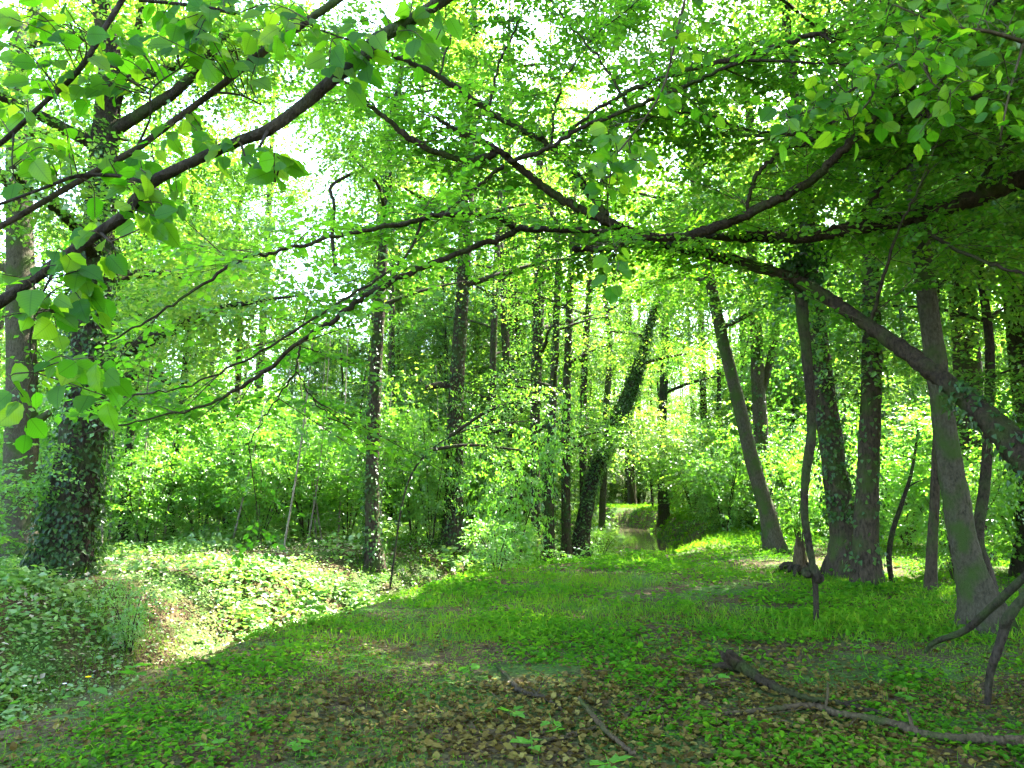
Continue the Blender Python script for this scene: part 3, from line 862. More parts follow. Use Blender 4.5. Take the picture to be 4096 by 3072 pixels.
# broken stump
def stump():
    r = np.random.default_rng(77)
    cp = px_path([(800, 584, 22), (801, 574, 15), (799, 560, 10), (800, 546, 9)], 14.0)
    base = np.array([cp[0, 0], cp[0, 1], float(height(cp[0, 0], cp[0, 1]))]); cp[0, 2] = base[2] - .08
    root = tag(empty("stump", base), "short broken dead stump with a dark root clump", "stump")
    m = MB(); s = spline(cp, 6); tube(m, s, 9, .12, r=r, cap=False, flute=.8)
    for a in range(7):                              # splintered top
        an = a * .9; rr = cp[-1, 3] * .8
        q = cp[-1, :3] + np.array([math.cos(an) * rr, math.sin(an) * rr, 0])
        tube(m, spline([(*(q - (0, 0, .05)), .03), (*(q + (r.normal(0, .01), 0, r.uniform(.06, .22))), .004)], 3), 5, .1, r=r)
    obj("trunk", m.mesh("trunk", M_DEAD, True, base), root)
    m = MB()
    for a in range(9):
        an = a * .7 + r.normal(0, .2); L = r.uniform(.25, .5)
        h = np.array([math.cos(an), math.sin(an), 0])
        tube(m, spline([(*(base + h * .05 + (0, 0, .16)), .07), (*(base + h * L * .5 + (0, 0, .14 + r.normal(0, .05))), .06), (*(base + h * L + (0, 0, r.uniform(-.02, .1))), .03)], 4), 6, .2, r=r)
    obj("root_clump", m.mesh("root_clump", M_BARK_DARK, True, base), root)


stump()


# ------------------------------------------------------------------ the overhanging boughs
def bough_tree(name, label, cat, trunk, limbs, seed, bark, spray_from, nsec, leaf=.07, base=None, k=9, droop=.22, ntert=7, tlen=.36, seclen=(.5, 1.3), tones=(.2, .9), extra=(), ivy=0, thin=.64):
    r = np.random.default_rng(900 + seed)
    cp = px_path(trunk, 7); cp[:, 3] *= thin
    if base is None:
        base = np.array([cp[0, 0], cp[0, 1], float(height(cp[0, 0], cp[0, 1]))])
        cp[0, 2] = base[2] - .1
    root = tag(empty(name, base), label, cat)
    s = spline(cp, 12)
    s[:, :3] += r.normal(0, .006, (len(s), 3))
    s[:, 3] *= 1 + .12 * np.maximum(0, r.normal(0, 1, len(s)) - 1)
    m = MB(); tube(m, s, 12, .11, r=r)
    obj("trunk" if cat == "tree" else "stem", m.mesh("trunk", bark, True, base), root)
    ls = [s[int(len(s) * spray_from):]]
    for lp in limbs:
        l_ = spline(px_path(lp, 7), 9); l_[:, 3] *= .85; l_[:, :3] += r.normal(0, .008, (len(l_), 3)) * (l_[:, 3:4] < 9)
        m = MB(); tube(m, l_, 7, .07, r=r)
        obj("limb", m.mesh("limb", bark, True, base), root)
        ls.append(l_)
    for lp in extra:
        l_ = spline(np.array(lp, float), 6)
        m = MB(); tube(m, l_, 6, .06, r=r)
        obj("limb", m.mesh("limb", bark, True, base), root)
        ls.append(l_)
    m = MB()
    lens = np.array([np.linalg.norm(np.diff(q[:, :3], axis=0), axis=1).sum() for q in ls])
    for q, L in zip(ls, lens):
        n = max(3, int(nsec * L / lens.sum() * (.5 if q[-1, 0] < -2.0 else 1.15)))
        t, nn, b = frames(q[:, :3])
        idx = r.random(n) * (len(q) - 1); i0 = np.minimum(idx.astype(int), len(q) - 2)
        st = q[i0, :3] + (q[i0 + 1, :3] - q[i0, :3]) * (idx - i0)[:, None]
        sd_ = unit(np.cross(t[i0], np.array([0, 0, 1.0]))) * np.where(r.random(n) < .5, 1, -1)[:, None]
        sd_ = np.where((sd_[:, 1:2] < 0) & (r.random((n, 1)) < .8), -sd_, sd_)
        d = unit(sd_ + t[i0] * r.uniform(.2, 1.0, (n, 1)) + r.normal(0, .3, (n, 3)) + np.array([0, .15, .3]))
        ln = r.uniform(*seclen, n)
        e = st + d * ln[:, None] - np.array([0, 0, 1]) * (ln * droop * .6)[:, None]
        twigs(m, st, e, .0055, 1)
        tt = np.tile(np.linspace(.18, 1, ntert), (n, 1)) + r.normal(0, .04, (n, ntert))
        p0 = (st[:, None] + (e - st)[:, None] * tt[..., None]).reshape(-1, 3)
        lat = unit(np.cross(d, np.array([0, 0, 1.0])))
        sg = np.where(np.arange(ntert) % 2 == 0, 1, -1)[None, :, None]
        d3 = (d[:, None] * .8 + lat[:, None] * sg * r.uniform(.5, 1.1, (n, ntert, 1)) + r.normal(0, .22, (n, ntert, 3))).reshape(-1, 3)
        tn = np.repeat(r.uniform(*tones, n), ntert)
        sprays(m, p0, d3, tlen * r.uniform(.6, 1.3, len(p0)), k, leaf, LEAF4, r, droop, flat=.3, tone=tn, twig=.002, cull=False)
    c = obj("foliage", m.mesh("foliage", [M_LEAF, M_TWIG], False, base), root)
    c["kind"] = "stuff"
    if ivy:
        m = MB(); add_ivy(m, s, ivy, r, .02, .24, out=.5, size=.055)
        obj("ivy", m.mesh("ivy", [M_IVY], False, base), root)["kind"] = "stuff"
    return root


bough_tree("leaning_bough_tree", "dark leaning stem sweeping up left from the right edge, with broken tips", "tree",
  [(1150, 700, 62, 5.6), (1092, 560, 54, 5.9), (1040, 478, 46, 6.2), (1000, 430, 40, 6.5), (960, 394, 31, 6.9), (925, 366, 26, 7.2), (870, 327, 22, 7.7), (830, 300, 20, 8.1), (790, 278, 19, 8.4),
   (740, 262, 17, 8.5), (690, 251, 15, 8.3), (640, 236, 15, 8.1), (600, 218, 15, 8), (560, 198, 13, 7.9), (525, 172, 12, 7.8), (505, 155, 11, 7.7), (485, 143, 10, 7.6), (455, 130, 9, 7.5), (436, 117, 4, 7.4)],
  [[(497, 152, 9, 7.7), (475, 161, 9, 7.6), (452, 158, 8, 7.5), (412, 140, 8, 7.4), (385, 117, 6, 7.3), (352, 90, 5, 7.2), (330, 70, 3, 7.2)],
   [(607, 216, 9, 8), (591, 195, 9, 8.1), (579, 178, 8, 8.2), (551, 147, 8, 8.3), (527, 133, 8, 8.3), (489, 111, 8, 8.2), (439, 76, 7, 8), (405, 60, 6, 7.9), (369, 47, 4, 7.8)],
   [(640, 236, 9, 8.1), (575, 230, 8, 7.6), (520, 228, 8, 7.3), (496, 217, 7, 7.1), (456, 215, 6, 6.9), (425, 218, 6, 6.7), (393, 226, 6, 6.4), (337, 236, 5, 6), (275, 252, 4, 5.7), (237, 262, 4, 5.5), (174, 304, 3, 5.2), (111, 342, 2, 5)],
   [(520, 228, 8, 7.3), (505, 236, 7, 7.2), (467, 250, 7, 7), (417, 270, 7, 6.8), (364, 297, 7, 6.5), (337, 318, 6, 6.4), (300, 342, 5, 6.2), (253, 381, 5, 6), (198, 407, 3, 5.8), (127, 424, 2, 5.6), (63, 442, 1.5, 5.4)],
   [(425, 218, 4, 6.7), (400, 262, 3, 6.5), (350, 296, 3, 6.3), (261, 351, 3, 5.9), (190, 384, 2, 5.7), (120, 398, 1.5, 5.5)],
   [(510, 161, 6, 7.7), (548, 149, 6, 7.5), (575, 131, 5, 7.3), (630, 109, 5, 7.1), (687, 85, 5, 6.9), (745, 62, 4, 6.7), (816, 63, 3, 6.5), (850, 64, 2, 6.4)],
   [(564, 134, 4, 7.4), (606, 104, 5, 7.2), (646, 84, 6, 7), (687, 70, 6, 6.9), (736, 58, 7, 6.8), (785, 44, 6, 6.6), (816, 34, 6, 6.5), (834, 42, 3, 6.4)],
   [(503, 165, 5, 7.7), (485, 180, 4, 7.6), (455, 205, 3, 7.4), (440, 214, 2, 7.3)],
   [(300, 342, 3, 6.2), (296, 370, 2, 6.1), (282, 392, 2, 6.1), (262, 420, 1.5, 6.0), (246, 452, 1, 6)],
   [(296, 370, 2, 6.1), (310, 395, 1.6, 6.1), (330, 420, 1, 6.1)],
   [(630, 109, 4, 7.1), (600, 60, 3, 7.3), (560, 12, 2, 7.5), (520, -40, 1.5, 7.6)],
   [(489, 111, 4, 8.2), (500, 62, 3, 8.4), (522, 12, 2, 8.6), (530, -40, 1, 8.8)],
   [(551, 147, 4, 8.3), (560, 92, 3, 8.8), (590, 42, 2, 9.2), (640, 0, 1, 9.5)],
   [(439, 76, 3, 8), (450, 40, 2, 8.2), (470, 0, 1.5, 8.4), (480, -40, 1, 8.6)],
   [(870, 327, 5, 7.7), (885, 270, 4, 7.4), (905, 215, 3, 7.1), (930, 170, 2, 6.9)]],
  1, M_BOUGH, .42, 400, tones=(.4, 1.0), ivy=500)

bough_tree("horizontal_bough_tree", "thick horizontal bough crossing from the right edge to a snapped end", "tree",
  [(1230, 740, 60, 6.6), (1215, 500, 54, 6.9), (1190, 300, 48, 7.1), (1130, 215, 40, 7.3), (1070, 192, 34, 7.4), (1024, 180, 31, 7.5), (974, 198, 28, 7.6), (911, 217, 24, 7.8), (848, 229, 22, 7.9), (800, 237, 21, 8), (753, 236, 17, 8), (700, 237, 14, 7.9),
   (670, 237, 13, 7.8), (638, 238, 13, 7.7), (606, 247, 11, 7.6), (585, 249, 9, 7.6), (573, 249, 8, 7.5)],
  [[(685, 237, 12, 7.8), (721, 225, 12, 7.6), (769, 204, 12, 7.4), (816, 176, 11, 7.2), (848, 146, 10, 7), (869, 125, 9, 6.9), (895, 95, 7, 6.8), (911, 88, 6, 6.7), (925, 100, 5, 6.7), (930, 137, 3, 6.7)],
   [(747, 212, 5, 7.5), (751, 190, 5, 7.4), (759, 171, 5, 7.3), (785, 150, 5, 7.2), (810, 141, 5, 7.1), (826, 127, 4, 7), (864, 111, 5, 6.9), (921, 117, 5, 6.8), (959, 103, 5, 6.7), (1024, 79, 5, 6.5)],
   [(826, 127, 4, 7), (789, 134, 4, 7.1), (740, 127, 3, 7.2), (709, 115, 3, 7.3), (674, 112, 2, 7.4), (640, 120, 1.5, 7.4)],
   [(974, 198, 8, 7.6), (1000, 150, 7, 7.2), (1040, 110, 6, 6.8)],
   [(911, 217, 7, 7.8), (940, 240, 5, 7.4), (985, 262, 4, 7), (1040, 280, 3, 6.6)],
   [(848, 229, 5, 7.9), (880, 190, 4, 7.5), (930, 150, 3, 7.1), (990, 130, 2, 6.8)]],
  2, M_BOUGH, .36, 200, tones=(.3, .95))


# thin dead stem standing under the bough
def dead_stem(name, label, pts, sides=8, moss=M_DEAD, tuft=False, ground_end=True, extra=(), cat="dead stem"):
    r = np.random.default_rng(len(label))
    cp = px_path(pts, 8.9)
    base = cp[0, :3].copy()
    if ground_end:
        base[2] = float(height(base[0], base[1])); cp[0, 2] = base[2] - .05
    root = tag(empty(name, base), label, cat)
    m = MB(); tube(m, spline(cp, 7), sides, .1, r=r)
    obj("stem", m.mesh("stem", moss, True, base), root)
    for e in extra:
        m = MB(); tube(m, spline(px_path(e, 8.9), 5), 6, .15, r=r)
        obj("knot", m.mesh("knot", moss, True, base), root)
    return root, base


ds_root, ds_base = dead_stem("upright_dead_stem", "thin crooked dead stem standing upright under the leaning bough",
          [(816, 626, 6, 8.9), (816, 600, 5.5, 8.9), (814, 572, 6, 8.9), (808, 540, 7, 8.9), (804, 500, 8, 8.8), (808, 458, 9, 8.7), (812, 425, 9, 8.7), (808, 370, 10, 8.6), (803, 320, 11, 8.5), (801, 285, 15, 8.5), (803, 262, 17, 8.5)],
          moss=M_BARK_DARK, extra=[[(812, 566, 9, 8.9), (818, 578, 12, 8.85), (822, 575, 6, 8.85)], [(811, 572, 8, 8.9), (806, 574, 9, 8.85), (803, 570, 5, 8.85)]])
# ivy tuft where the stem meets the bough
c0 = P(802, 268, 8.45)
m = MB(); n = 420
q = c0 + rng.normal(0, 1, (n, 3)) * np.array([.13, .12, .17])
leaves(m, q, rng.normal(0, 1, (n, 3)) - np.array([0, 0, 1]), rng.normal(0, 1, (n, 3)) + np.array([0, -.6, .6]), .075, rng.random(n) * .4, IVY4)
obj("ivy", m.mesh("ivy", [M_IVY], False, ds_base), ds_root)["kind"] = "stuff"

dead_stem("dead_branch", "dark bare branch dipping from the right edge to the ground", [(921, 647, 3, 7.6), (935, 642, 5, 7.4), (964, 631, 7, 7.1), (991, 608, 8, 6.8), (1024, 577, 8, 6.5), (1070, 530, 9, 6.2)], moss=M_BARK_DARK, cat="branch")
dead_stem("dead_branch", "bare dead branch propped steeply at the right edge", [(985, 694, 6, 5.85), (990, 675, 7, 5.85), (996, 655, 8, 5.8), (1004, 630, 9, 5.8), (1008, 618, 10, 5.75), (1024, 597, 9, 5.7), (1070, 540, 9, 5.6)], moss=M_BARK_DARK, cat="branch")
dead_stem("dead_branch", "dead stick hanging upright among the leaves left of centre", [(336, 274, 4, 8), (334, 255, 4, 8), (332, 234, 4, 8), (334, 205, 3.5, 8), (331, 187, 3.5, 8), (350, 174, 3, 8)], ground_end=False, moss=M_BARK_DARK, cat="branch")


# lying wood
def lying(name, label, pts, rough=.1, wood=M_DEAD, sides=8, cat="branch", lift=.0, roots=False):
    r = np.random.default_rng(len(label) * 3)
    out = []
    for px, py, w in pts:
        Y = 1.6 * FPX / (py - 484.3)
        for _ in range(6):
            p = P(px, py, Y); gz = float(height(p[0], p[1]))
            Y = (1.6 - gz - .02) * FPX / max(py - 484.3, 5) * .5 + Y * .5
        p = P(px, py, Y)
        rad = w * Y / FPX / 2 * .74
        out.append((p[0], p[1], float(height(p[0], p[1])) + rad * 1.0 + .012 + lift, rad))
    cp = np.array(out)
    base = cp[0, :3].copy()
    root = tag(empty(name, base), label, cat)
    s_ = spline(cp, 14); s_[:, :3] += r.normal(0, .004, (len(s_), 3)); s_[:, 2] -= s_[:, 3] * .2 * np.maximum(0, np.sin(np.arange(len(s_)) * .23 + len(label)))
    m = MB(); tube(m, s_, 9, rough * 1.4, r=r)
    wood_o = obj("wood", m.mesh("wood", wood, True, base), root)
    sp_ = spline(cp, 7)
    for a in range(max(1, len(pts) // 3)):
        i0 = int(r.uniform(.15, .9) * len(sp_)); q = sp_[i0, :3]; rr_ = sp_[i0, 3]
        d = unit(r.normal(0, 1, 3) * np.array([1, 1, .3]) + np.array([0, 0, .35])); L = r.uniform(.06, .28)
        m = MB(); tube(m, spline([(*q, rr_ * .5), (*(q + d * L * .5 + r.normal(0, .01, 3)), rr_ * .38), (*(q + d * L), rr_ * .2)], 4), 6, .15, r=r)
        obj("side_stub", m.mesh("side_stub", wood, True, base), wood_o)
    if roots:
        for a in range(8):
            d = unit(np.array([-.6, .25, .25]) + r.normal(0, .55, 3)); L = r.uniform(.1, .22)
            m = MB(); tube(m, spline([(*base, .045), (*(base + d * L * .6 + r.normal(0, .02, 3)), .035), (*(base + d * L), .008)], 4), 6, .25, r=r)
            obj("root", m.mesh("root", wood, True, base), root)
    return root


lying("fallen_branch", "mossy fallen branch with a torn root end lying at lower right", [(738, 664, 17), (750, 668, 14), (763, 676, 12), (785, 684, 10), (805, 690, 9), (848, 696, 7), (892, 706, 6)], roots=True, wood=M_BOUGH)
lying("fallen_branch", "long pale fallen branch running out of frame at lower right", [(706, 704, 4), (745, 702, 6), (785, 698, 8), (816, 698, 9), (848, 706, 9), (895, 715, 11), (935, 726, 12), (980, 729, 13), (1024, 731, 14), (1080, 736, 15)])
lying("fallen_stick", "curved dark stick lying on leaves at lower centre", [(495, 655, 3), (503, 664, 5), (519, 681, 6), (531, 685, 5), (543, 688, 5), (562, 698, 4)], wood=M_BARK)
lying("fallen_stick", "straight stick lying diagonally across another at lower centre", [(579, 692, 4), (588, 703, 5), (599, 716, 6), (614, 730, 6), (634, 745, 5)], lift=.03)
lying("fallen_stick", "pale bent stick lying under the diagonal one", [(528, 723, 4), (536, 727, 6), (546, 727, 6), (570, 722, 5), (591, 717, 5), (616, 712, 3)])
lying("fallen_stick", "forked pale stick tip right of the crossed sticks", [(618, 712, 3), (624, 708, 4), (632, 698, 5), (640, 701, 5), (650, 700, 5), (664, 694, 4)])
lying("fallen_stick", "thin straight stick low at the right of the foreground", [(812, 760, 2), (835, 748, 3), (872, 735, 3)], wood=M_BARK)

# ------------------------------------------------------------------ foreground branches with leaves one can count
def near_leaf_mesh(seed):
    """an ovate, finely toothed leaf, folded along the midrib, curled and waved"""
    r = np.random.default_rng(seed)
    ts = np.array([.0, .06, .15, .27, .4, .53, .66, .78, .88, .95])
    ws = np.array([.05, .18, .29, .37, .405, .40, .365, .295, .2, .11]) * r.uniform(.85, 1.05)
    bend, fold, wave = r.uniform(-.34, .10), r.uniform(.06, .38), r.uniform(.01, .05)
    ph = r.uniform(0, 6, 2); skew = r.normal(0, .05)
    v = []
    for k, (t, w) in enumerate(zip(ts, ws)):
        z = bend * t * t; cx = skew * math.sin(t * 3)
        tooth = .028 if k % 2 else -.012
        v += [(cx - w - tooth, t - .03, z + fold * w + wave * math.sin(t * 11 + ph[0])), (cx, t, z), (cx + w + tooth, t - .03, z + fold * w + wave * math.sin(t * 12 + ph[1]))]
    n = len(ts)
    v.append((skew * .2, 1.05, bend * 1.1 - .02))
    f = []
    for a in range(n - 1):
        o = a * 3
        f += [(o, o + 1, o + 4), (o, o + 4, o + 3), (o + 1, o + 2, o + 5), (o + 1, o + 5, o + 4)]
    e = (n - 1) * 3
    f += [(e, e + 1, 3 * n), (e + 1, e + 2, 3 * n)]
    k0 = len(v)
    v += [(-.014, -.32, .05), (.014, -.32, .05), (0, .02, 0)]
    f.append((k0, k0 + 1, k0 + 2))
    m = MB(); m.add(np.array(v), f)
    return m.mesh("leaf", M_NEAR, True)


NEAR = [near_leaf_mesh(s) for s in range(12)]


def leaf_objects(root, base, pos, along, nrm, size, r, meshes=NEAR, name="leaf"):
    along = unit(along); side = unit(np.cross(along, nrm)); nn = np.cross(side, along)
    for a in range(len(pos)):
        o = bpy.data.objects.new(name, meshes[r.integers(len(meshes))])
        col.objects.link(o)
        o.parent = root
        s = float(size[a])
        M = Matrix(((side[a, 0] * s, along[a, 0] * s, nn[a, 0] * s, pos[a, 0] - base[0]), (side[a, 1] * s, along[a, 1] * s, nn[a, 1] * s, pos[a, 1] - base[1]),
                    (side[a, 2] * s, along[a, 2] * s, nn[a, 2] * s, pos[a, 2] - base[2]), (0, 0, 0, 1)))
        o.matrix_basis = M


def near_branch(name, label, main, twigs_px, clusters, seed, wood=M_BARK, size=.066, hang=.6):
    """main: branch path; twigs_px: side twigs; clusters: (px, py, Y, count, spread_px) where leaves hang"""
    r = np.random.default_rng(1300 + seed)
    cp = px_path(main, 2.2)
    base = cp[0, :3].copy()
    root = tag(empty(name, base), label, "branch")
    m = MB(); tube(m, spline(cp, 8), 10, .08, r=r)
    holders = [(obj("stem", m.mesh("stem", wood, True, base), root), spline(cp, 8)[:, :3])]
    for tp in twigs_px:
        m = MB(); tube(m, spline(px_path(tp, 2.2), 6), 6, .06, r=r)
        holders.append((obj("twig", m.mesh("twig", wood, True, base), root), spline(px_path(tp, 2.2), 6)[:, :3]))
    path = np.vstack([spline(cp, 8)[:, :3]] + [spline(px_path(tp, 2.2), 6)[:, :3] for tp in twigs_px])
    pos, al = [], []
    m = MB()
    for px, py, Y, n, sp in clusters:
        n = int(round(n * 2.4))
        while n > 0:
            k = min(n, int(r.integers(3, 6))); n -= k
            tip = P(px + r.normal(0, sp * 1.3), py + r.normal(0, sp * .8) + 4, Y + r.normal(0, .12))
            st = path[np.argmin(((path - tip) ** 2).sum(1))]
            mid = (st + tip) / 2 + r.normal(0, .02, 3) + np.array([0, 0, .03])
            tw = spline([(*st, .0022), (*mid, .0018), (*tip, .001)], 5)
            tube(m, tw, 4, .03, r=r)
            d = unit(tip - st); sd_ = unit(np.cross(d, [0.2, -.3, 1.0]))
            for q in range(k):
                t = 1 - q * .2
                p = tw[int(round(t * (len(tw) - 1))), :3] if t > 0 else st
                sg = 1 if q % 2 else -1
                a_ = unit(d * .5 + sd_ * sg * (.9 if q else .1) + np.array([0, 0, -hang]) + r.normal(0, .22, 3))
                pos.append(p + a_ * size * .3); al.append(a_)
    pos, al = np.array(pos), np.array(al)
    n = len(pos)
    nr = r.normal(0, .55, (n, 3)) + np.array([0, -.7, .5])
    dist = np.stack([np.sqrt(((pos[:, None] - h_[1][None]) ** 2).sum(2)).min(1) for h_ in holders], 1)
    own = dist.argmin(1)
    sz = size * r.uniform(.55, 1.2, n)
    for k, h_ in enumerate(holders):
        w_ = own == k
        leaf_objects(h_[0], base, pos[w_], al[w_], nr[w_], sz[w_], r)
    obj("leaf_stalks", m.mesh("leaf_stalks", [M_TWIG], True, base), root)["kind"] = "stuff"
    return root


near_branch("overhanging_branch", "dark knobbly branch sweeping down left across the upper left corner",
  [(-60, 335, 10, 2.0), (0, 302, 11, 2.05), (60, 260, 11, 2.1), (100, 232, 11, 2.1), (126, 213, 12, 2.1), (150, 184, 12, 2.15), (190, 163, 11, 2.15), (240, 141, 11, 2.2), (268, 130, 12, 2.2), (300, 107, 12, 2.25), (335, 78, 13, 2.3), (365, 56, 13, 2.3), (374, 42, 15, 2.3), (400, 26, 13, 2.35), (445, -2, 14, 2.4), (520, -60, 16, 2.6)],
  [[(268, 130, 4, 2.2), (262, 142, 3, 2.1), (258, 150, 2, 2.1)], [(150, 184, 5, 2.15), (118, 176, 4, 2.2), (78, 176, 4, 2.2), (44, 188, 3, 2.2), (0, 204, 3, 2.2), (-40, 215, 2, 2.2)],
   [(240, 141, 3, 2.2), (250, 165, 2, 2.1), (275, 182, 1.5, 2.1)], [(374, 42, 3, 2.3), (350, 40, 2, 2.2), (320, 30, 2, 2.2)], [(60, 260, 3, 2.1), (40, 300, 2, 2), (30, 340, 2, 2), (34, 372, 1, 2)],
   [(100, 232, 3, 2.1), (112, 244, 2, 2), (116, 256, 1, 2)]],
  [(245, 155, 2.1, 7, 14), (270, 150, 2.1, 5, 12), (185, 205, 2.1, 6, 16), (150, 200, 2.05, 5, 12), (165, 175, 2.2, 5, 16), (105, 250, 2.0, 5, 12), (118, 215, 2.2, 5, 14), (30, 285, 1.9, 6, 22), (45, 320, 1.95, 6, 28), (20, 360, 2, 6, 28), (50, 365, 2, 5, 24), (85, 380, 2, 4, 14),
   (330, 35, 2.3, 8, 22), (300, 20, 2.2, 8, 18), (375, 70, 2.3, 6, 16), (400, 50, 2.35, 6, 18), (350, 62, 2.2, 5, 14), (435, 20, 2.4, 6, 16), (20, 60, 2.3, 4, 14), (80, 300, 2.1, 6, 16)], 1, wood=M_BARK_DARK)
near_branch("overhanging_branch", "thinner bare branch running parallel above the dark knobbly branch",
  [(-40, 246, 5, 2.5), (3, 225, 6, 2.5), (60, 192, 6, 2.5), (98, 170, 7, 2.5), (136, 149, 7, 2.5), (175, 120, 7, 2.5), (213, 92, 7, 2.55), (250, 62, 8, 2.55), (282, 38, 8, 2.6), (330, 5, 8, 2.7), (380, -30, 9, 2.8)],
  [[(213, 92, 3, 2.55), (240, 95, 2, 2.5), (262, 105, 1.5, 2.5)], [(136, 149, 3, 2.5), (150, 118, 2, 2.5), (152, 90, 2, 2.5), (180, 68, 1.5, 2.5)]],
  [(225, 40, 2.4, 8, 18), (250, 45, 2.4, 6, 14), (195, 35, 2.4, 8, 14), (165, 30, 2.4, 8, 16), (115, 30, 2.5, 4, 10), (70, 75, 2.5, 8, 18), (35, 65, 2.4, 6, 14), (130, 165, 2.5, 4, 12), (220, 150, 2.5, 4, 14), (175, 130, 2.5, 4, 12), (15, 160, 2.4, 5, 14), (45, 150, 2.5, 4, 10)], 2, wood=M_BARK)
near_branch("overhanging_branch", "slim dark branch curving down the left edge from the top",
  [(-40, 172, 4, 2.3), (0, 144, 5, 2.3), (44, 103, 5, 2.3), (68, 82, 5, 2.3), (86, 60, 6, 2.3), (105, 28, 6, 2.35), (122, 0, 6, 2.4), (150, -50, 6, 2.5)],
  [[(139, 0, 4, 2.4), (180, 4, 4, 2.4), (210, 8, 4, 2.4), (235, 14, 3, 2.4)], [(14, 132, 2, 2.3), (12, 160, 1.5, 2.2), (14, 175, 1, 2.2)]],
  [(115, 30, 2.3, 3, 10), (30, 15, 2.2, 6, 16), (15, 30, 2.2, 5, 14), (55, 20, 2.2, 4, 12), (65, 70, 2.3, 4, 12), (50, 78, 2.3, 4, 10), (20, 100, 2.3, 4, 12), (210, 12, 2.3, 8, 22), (260, 15, 2.3, 6, 20), (30, 155, 2.2, 4, 10), (160, 12, 2.3, 6, 18)], 3, wood=M_BARK_DARK)
near_branch("overhanging_branch", "leafy twig of large leaves drooping into the upper right corner",
  [(1070, 60, 5, 2.9), (1024, 42, 5, 2.9), (970, 30, 4, 2.85), (920, 50, 4, 2.8), (880, 72, 3, 2.8), (835, 100, 3, 2.8), (790, 118, 2, 2.8)],
  [[(970, 30, 3, 2.85), (930, 20, 2, 2.8), (895, 5, 2, 2.8)], [(920, 50, 2, 2.8), (930, 80, 2, 2.7), (950, 95, 1.5, 2.7)], [(880, 72, 2, 2.8), (870, 100, 2, 2.8), (850, 120, 1.5, 2.8)], [(1024, 42, 3, 2.9), (1010, 90, 2, 2.8), (1000, 140, 2, 2.8)]],
  [(960, 18, 2.8, 12, 22), (930, 25, 2.8, 10, 18), (905, 45, 2.75, 12, 20), (880, 60, 2.8, 10, 18), (950, 50, 2.7, 10, 22), (995, 20, 2.8, 8, 18), (860, 80, 2.8, 10, 18), (835, 60, 2.8, 6, 14), (820, 110, 2.8, 10, 16), (795, 130, 2.8, 8, 14), (945, 95, 2.7, 8, 18), (990, 65, 2.8, 8, 20), (780, 105, 2.8, 6, 14), (850, 125, 2.8, 8, 18), (1005, 120, 2.8, 8, 20), (900, 90, 2.8, 10, 22)], 4, wood=M_TWIG, size=.066, hang=.3)
near_branch("hanging_spray", "small spray of dark leaves hanging at the centre above the bough",
  [(700, -60, 4, 3.4), (680, 20, 3, 3.2), (664, 85, 2.5, 3.1), (645, 118, 2, 3.0), (628, 140, 2, 3.0), (612, 160, 1.5, 3.0)],
  [[(628, 140, 1.5, 3), (632, 160, 1, 3)], [(645, 118, 1.5, 3), (615, 125, 1, 3)], [(612, 160, 1.5, 3), (608, 210, 1, 3), (618, 262, 1, 3)]],
  [(610, 135, 3, 5, 9), (600, 150, 3, 4, 9), (630, 145, 3, 4, 8), (618, 168, 3, 5, 10), (604, 178, 3, 4, 8), (585, 200, 3, 2, 5), (618, 255, 3, 3, 5), (613, 275, 3, 2, 4), (668, 100, 3.1, 4, 10), (680, 40, 3.1, 4, 10), (715, 110, 3.1, 4, 10), (700, 10, 3.1, 5, 10)], 5, wood=M_TWIG, size=.066, hang=.7)


# ------------------------------------------------------------------ shrubs and saplings
SHRUBS = {}


def shrub_meshes(kind):
    """stems and foliage of a bush one metre high and wide at unit spread; copies share them"""
    if kind in SHRUBS:
        return SHRUBS[kind]
    r = np.random.default_rng({"broad": 1, "tall": 2, "airy": 3, "dense": 4, "low": 5}[kind] + 2000)
    H, W, n, ns = {"broad": (3.4, 1.9, 95, 8), "tall": (4.4, 1.5, 95, 6), "airy": (3.2, 1.5, 60, 6), "dense": (3.0, 1.6, 105, 9), "low": (1.0, .75, 30, 5)}[kind]
    stems = []
    for q in range(ns):
        a = q * 2.4 + r.normal(0, .4); L = W * r.uniform(.4, 1)
        d = np.array([math.cos(a), math.sin(a), 0]); hh = H * r.uniform(.6, 1)
        stems.append(spline([(*(d * .05), .02), (*(d * L * .3 + (0, 0, hh * .4)), .014), (*(d * L * .7 + (r.normal(0, .1), 0, hh * .75)), .009), (*(d * L + (0, 0, hh * .95)), .003)], 5))
    m = MB()
    for s_ in stems:
        tube(m, s_, 5, .05, r=r)
    sm = m.mesh("stems", M_BARK, True)
    p = limb_points(stems, n, r, W * .5, tmin=.12, zsq=.7)
    o = crown_mesh("foliage", p[p[:, 2] > .12], 1.0 if kind != "low" else .6, LIB_SHRUB, np.zeros(3), None, r, M_SHRUB, cull=False)
    fm = o.data
    bpy.data.objects.remove(o)
    SHRUBS[kind] = (sm, fm, H, W)
    return SHRUBS[kind]


def shrub(name, label, cat, px, Y, h, w, kind, turn, group=None):
    x = (px - 512) / FPX * Y
    base = np.array([x, Y, float(height(x, Y)) - .03])
    root = tag(empty(name, base), label, cat, group)
    sm, fm, H, W = shrub_meshes(kind)
    for nm, me in (("stems", sm), ("foliage", fm)):
        o = obj(nm, me, root)
        o.scale = (w / W, w / W, h / H)
        o.rotation_euler = (0, 0, turn)
        o["kind"] = "stuff"
    return root


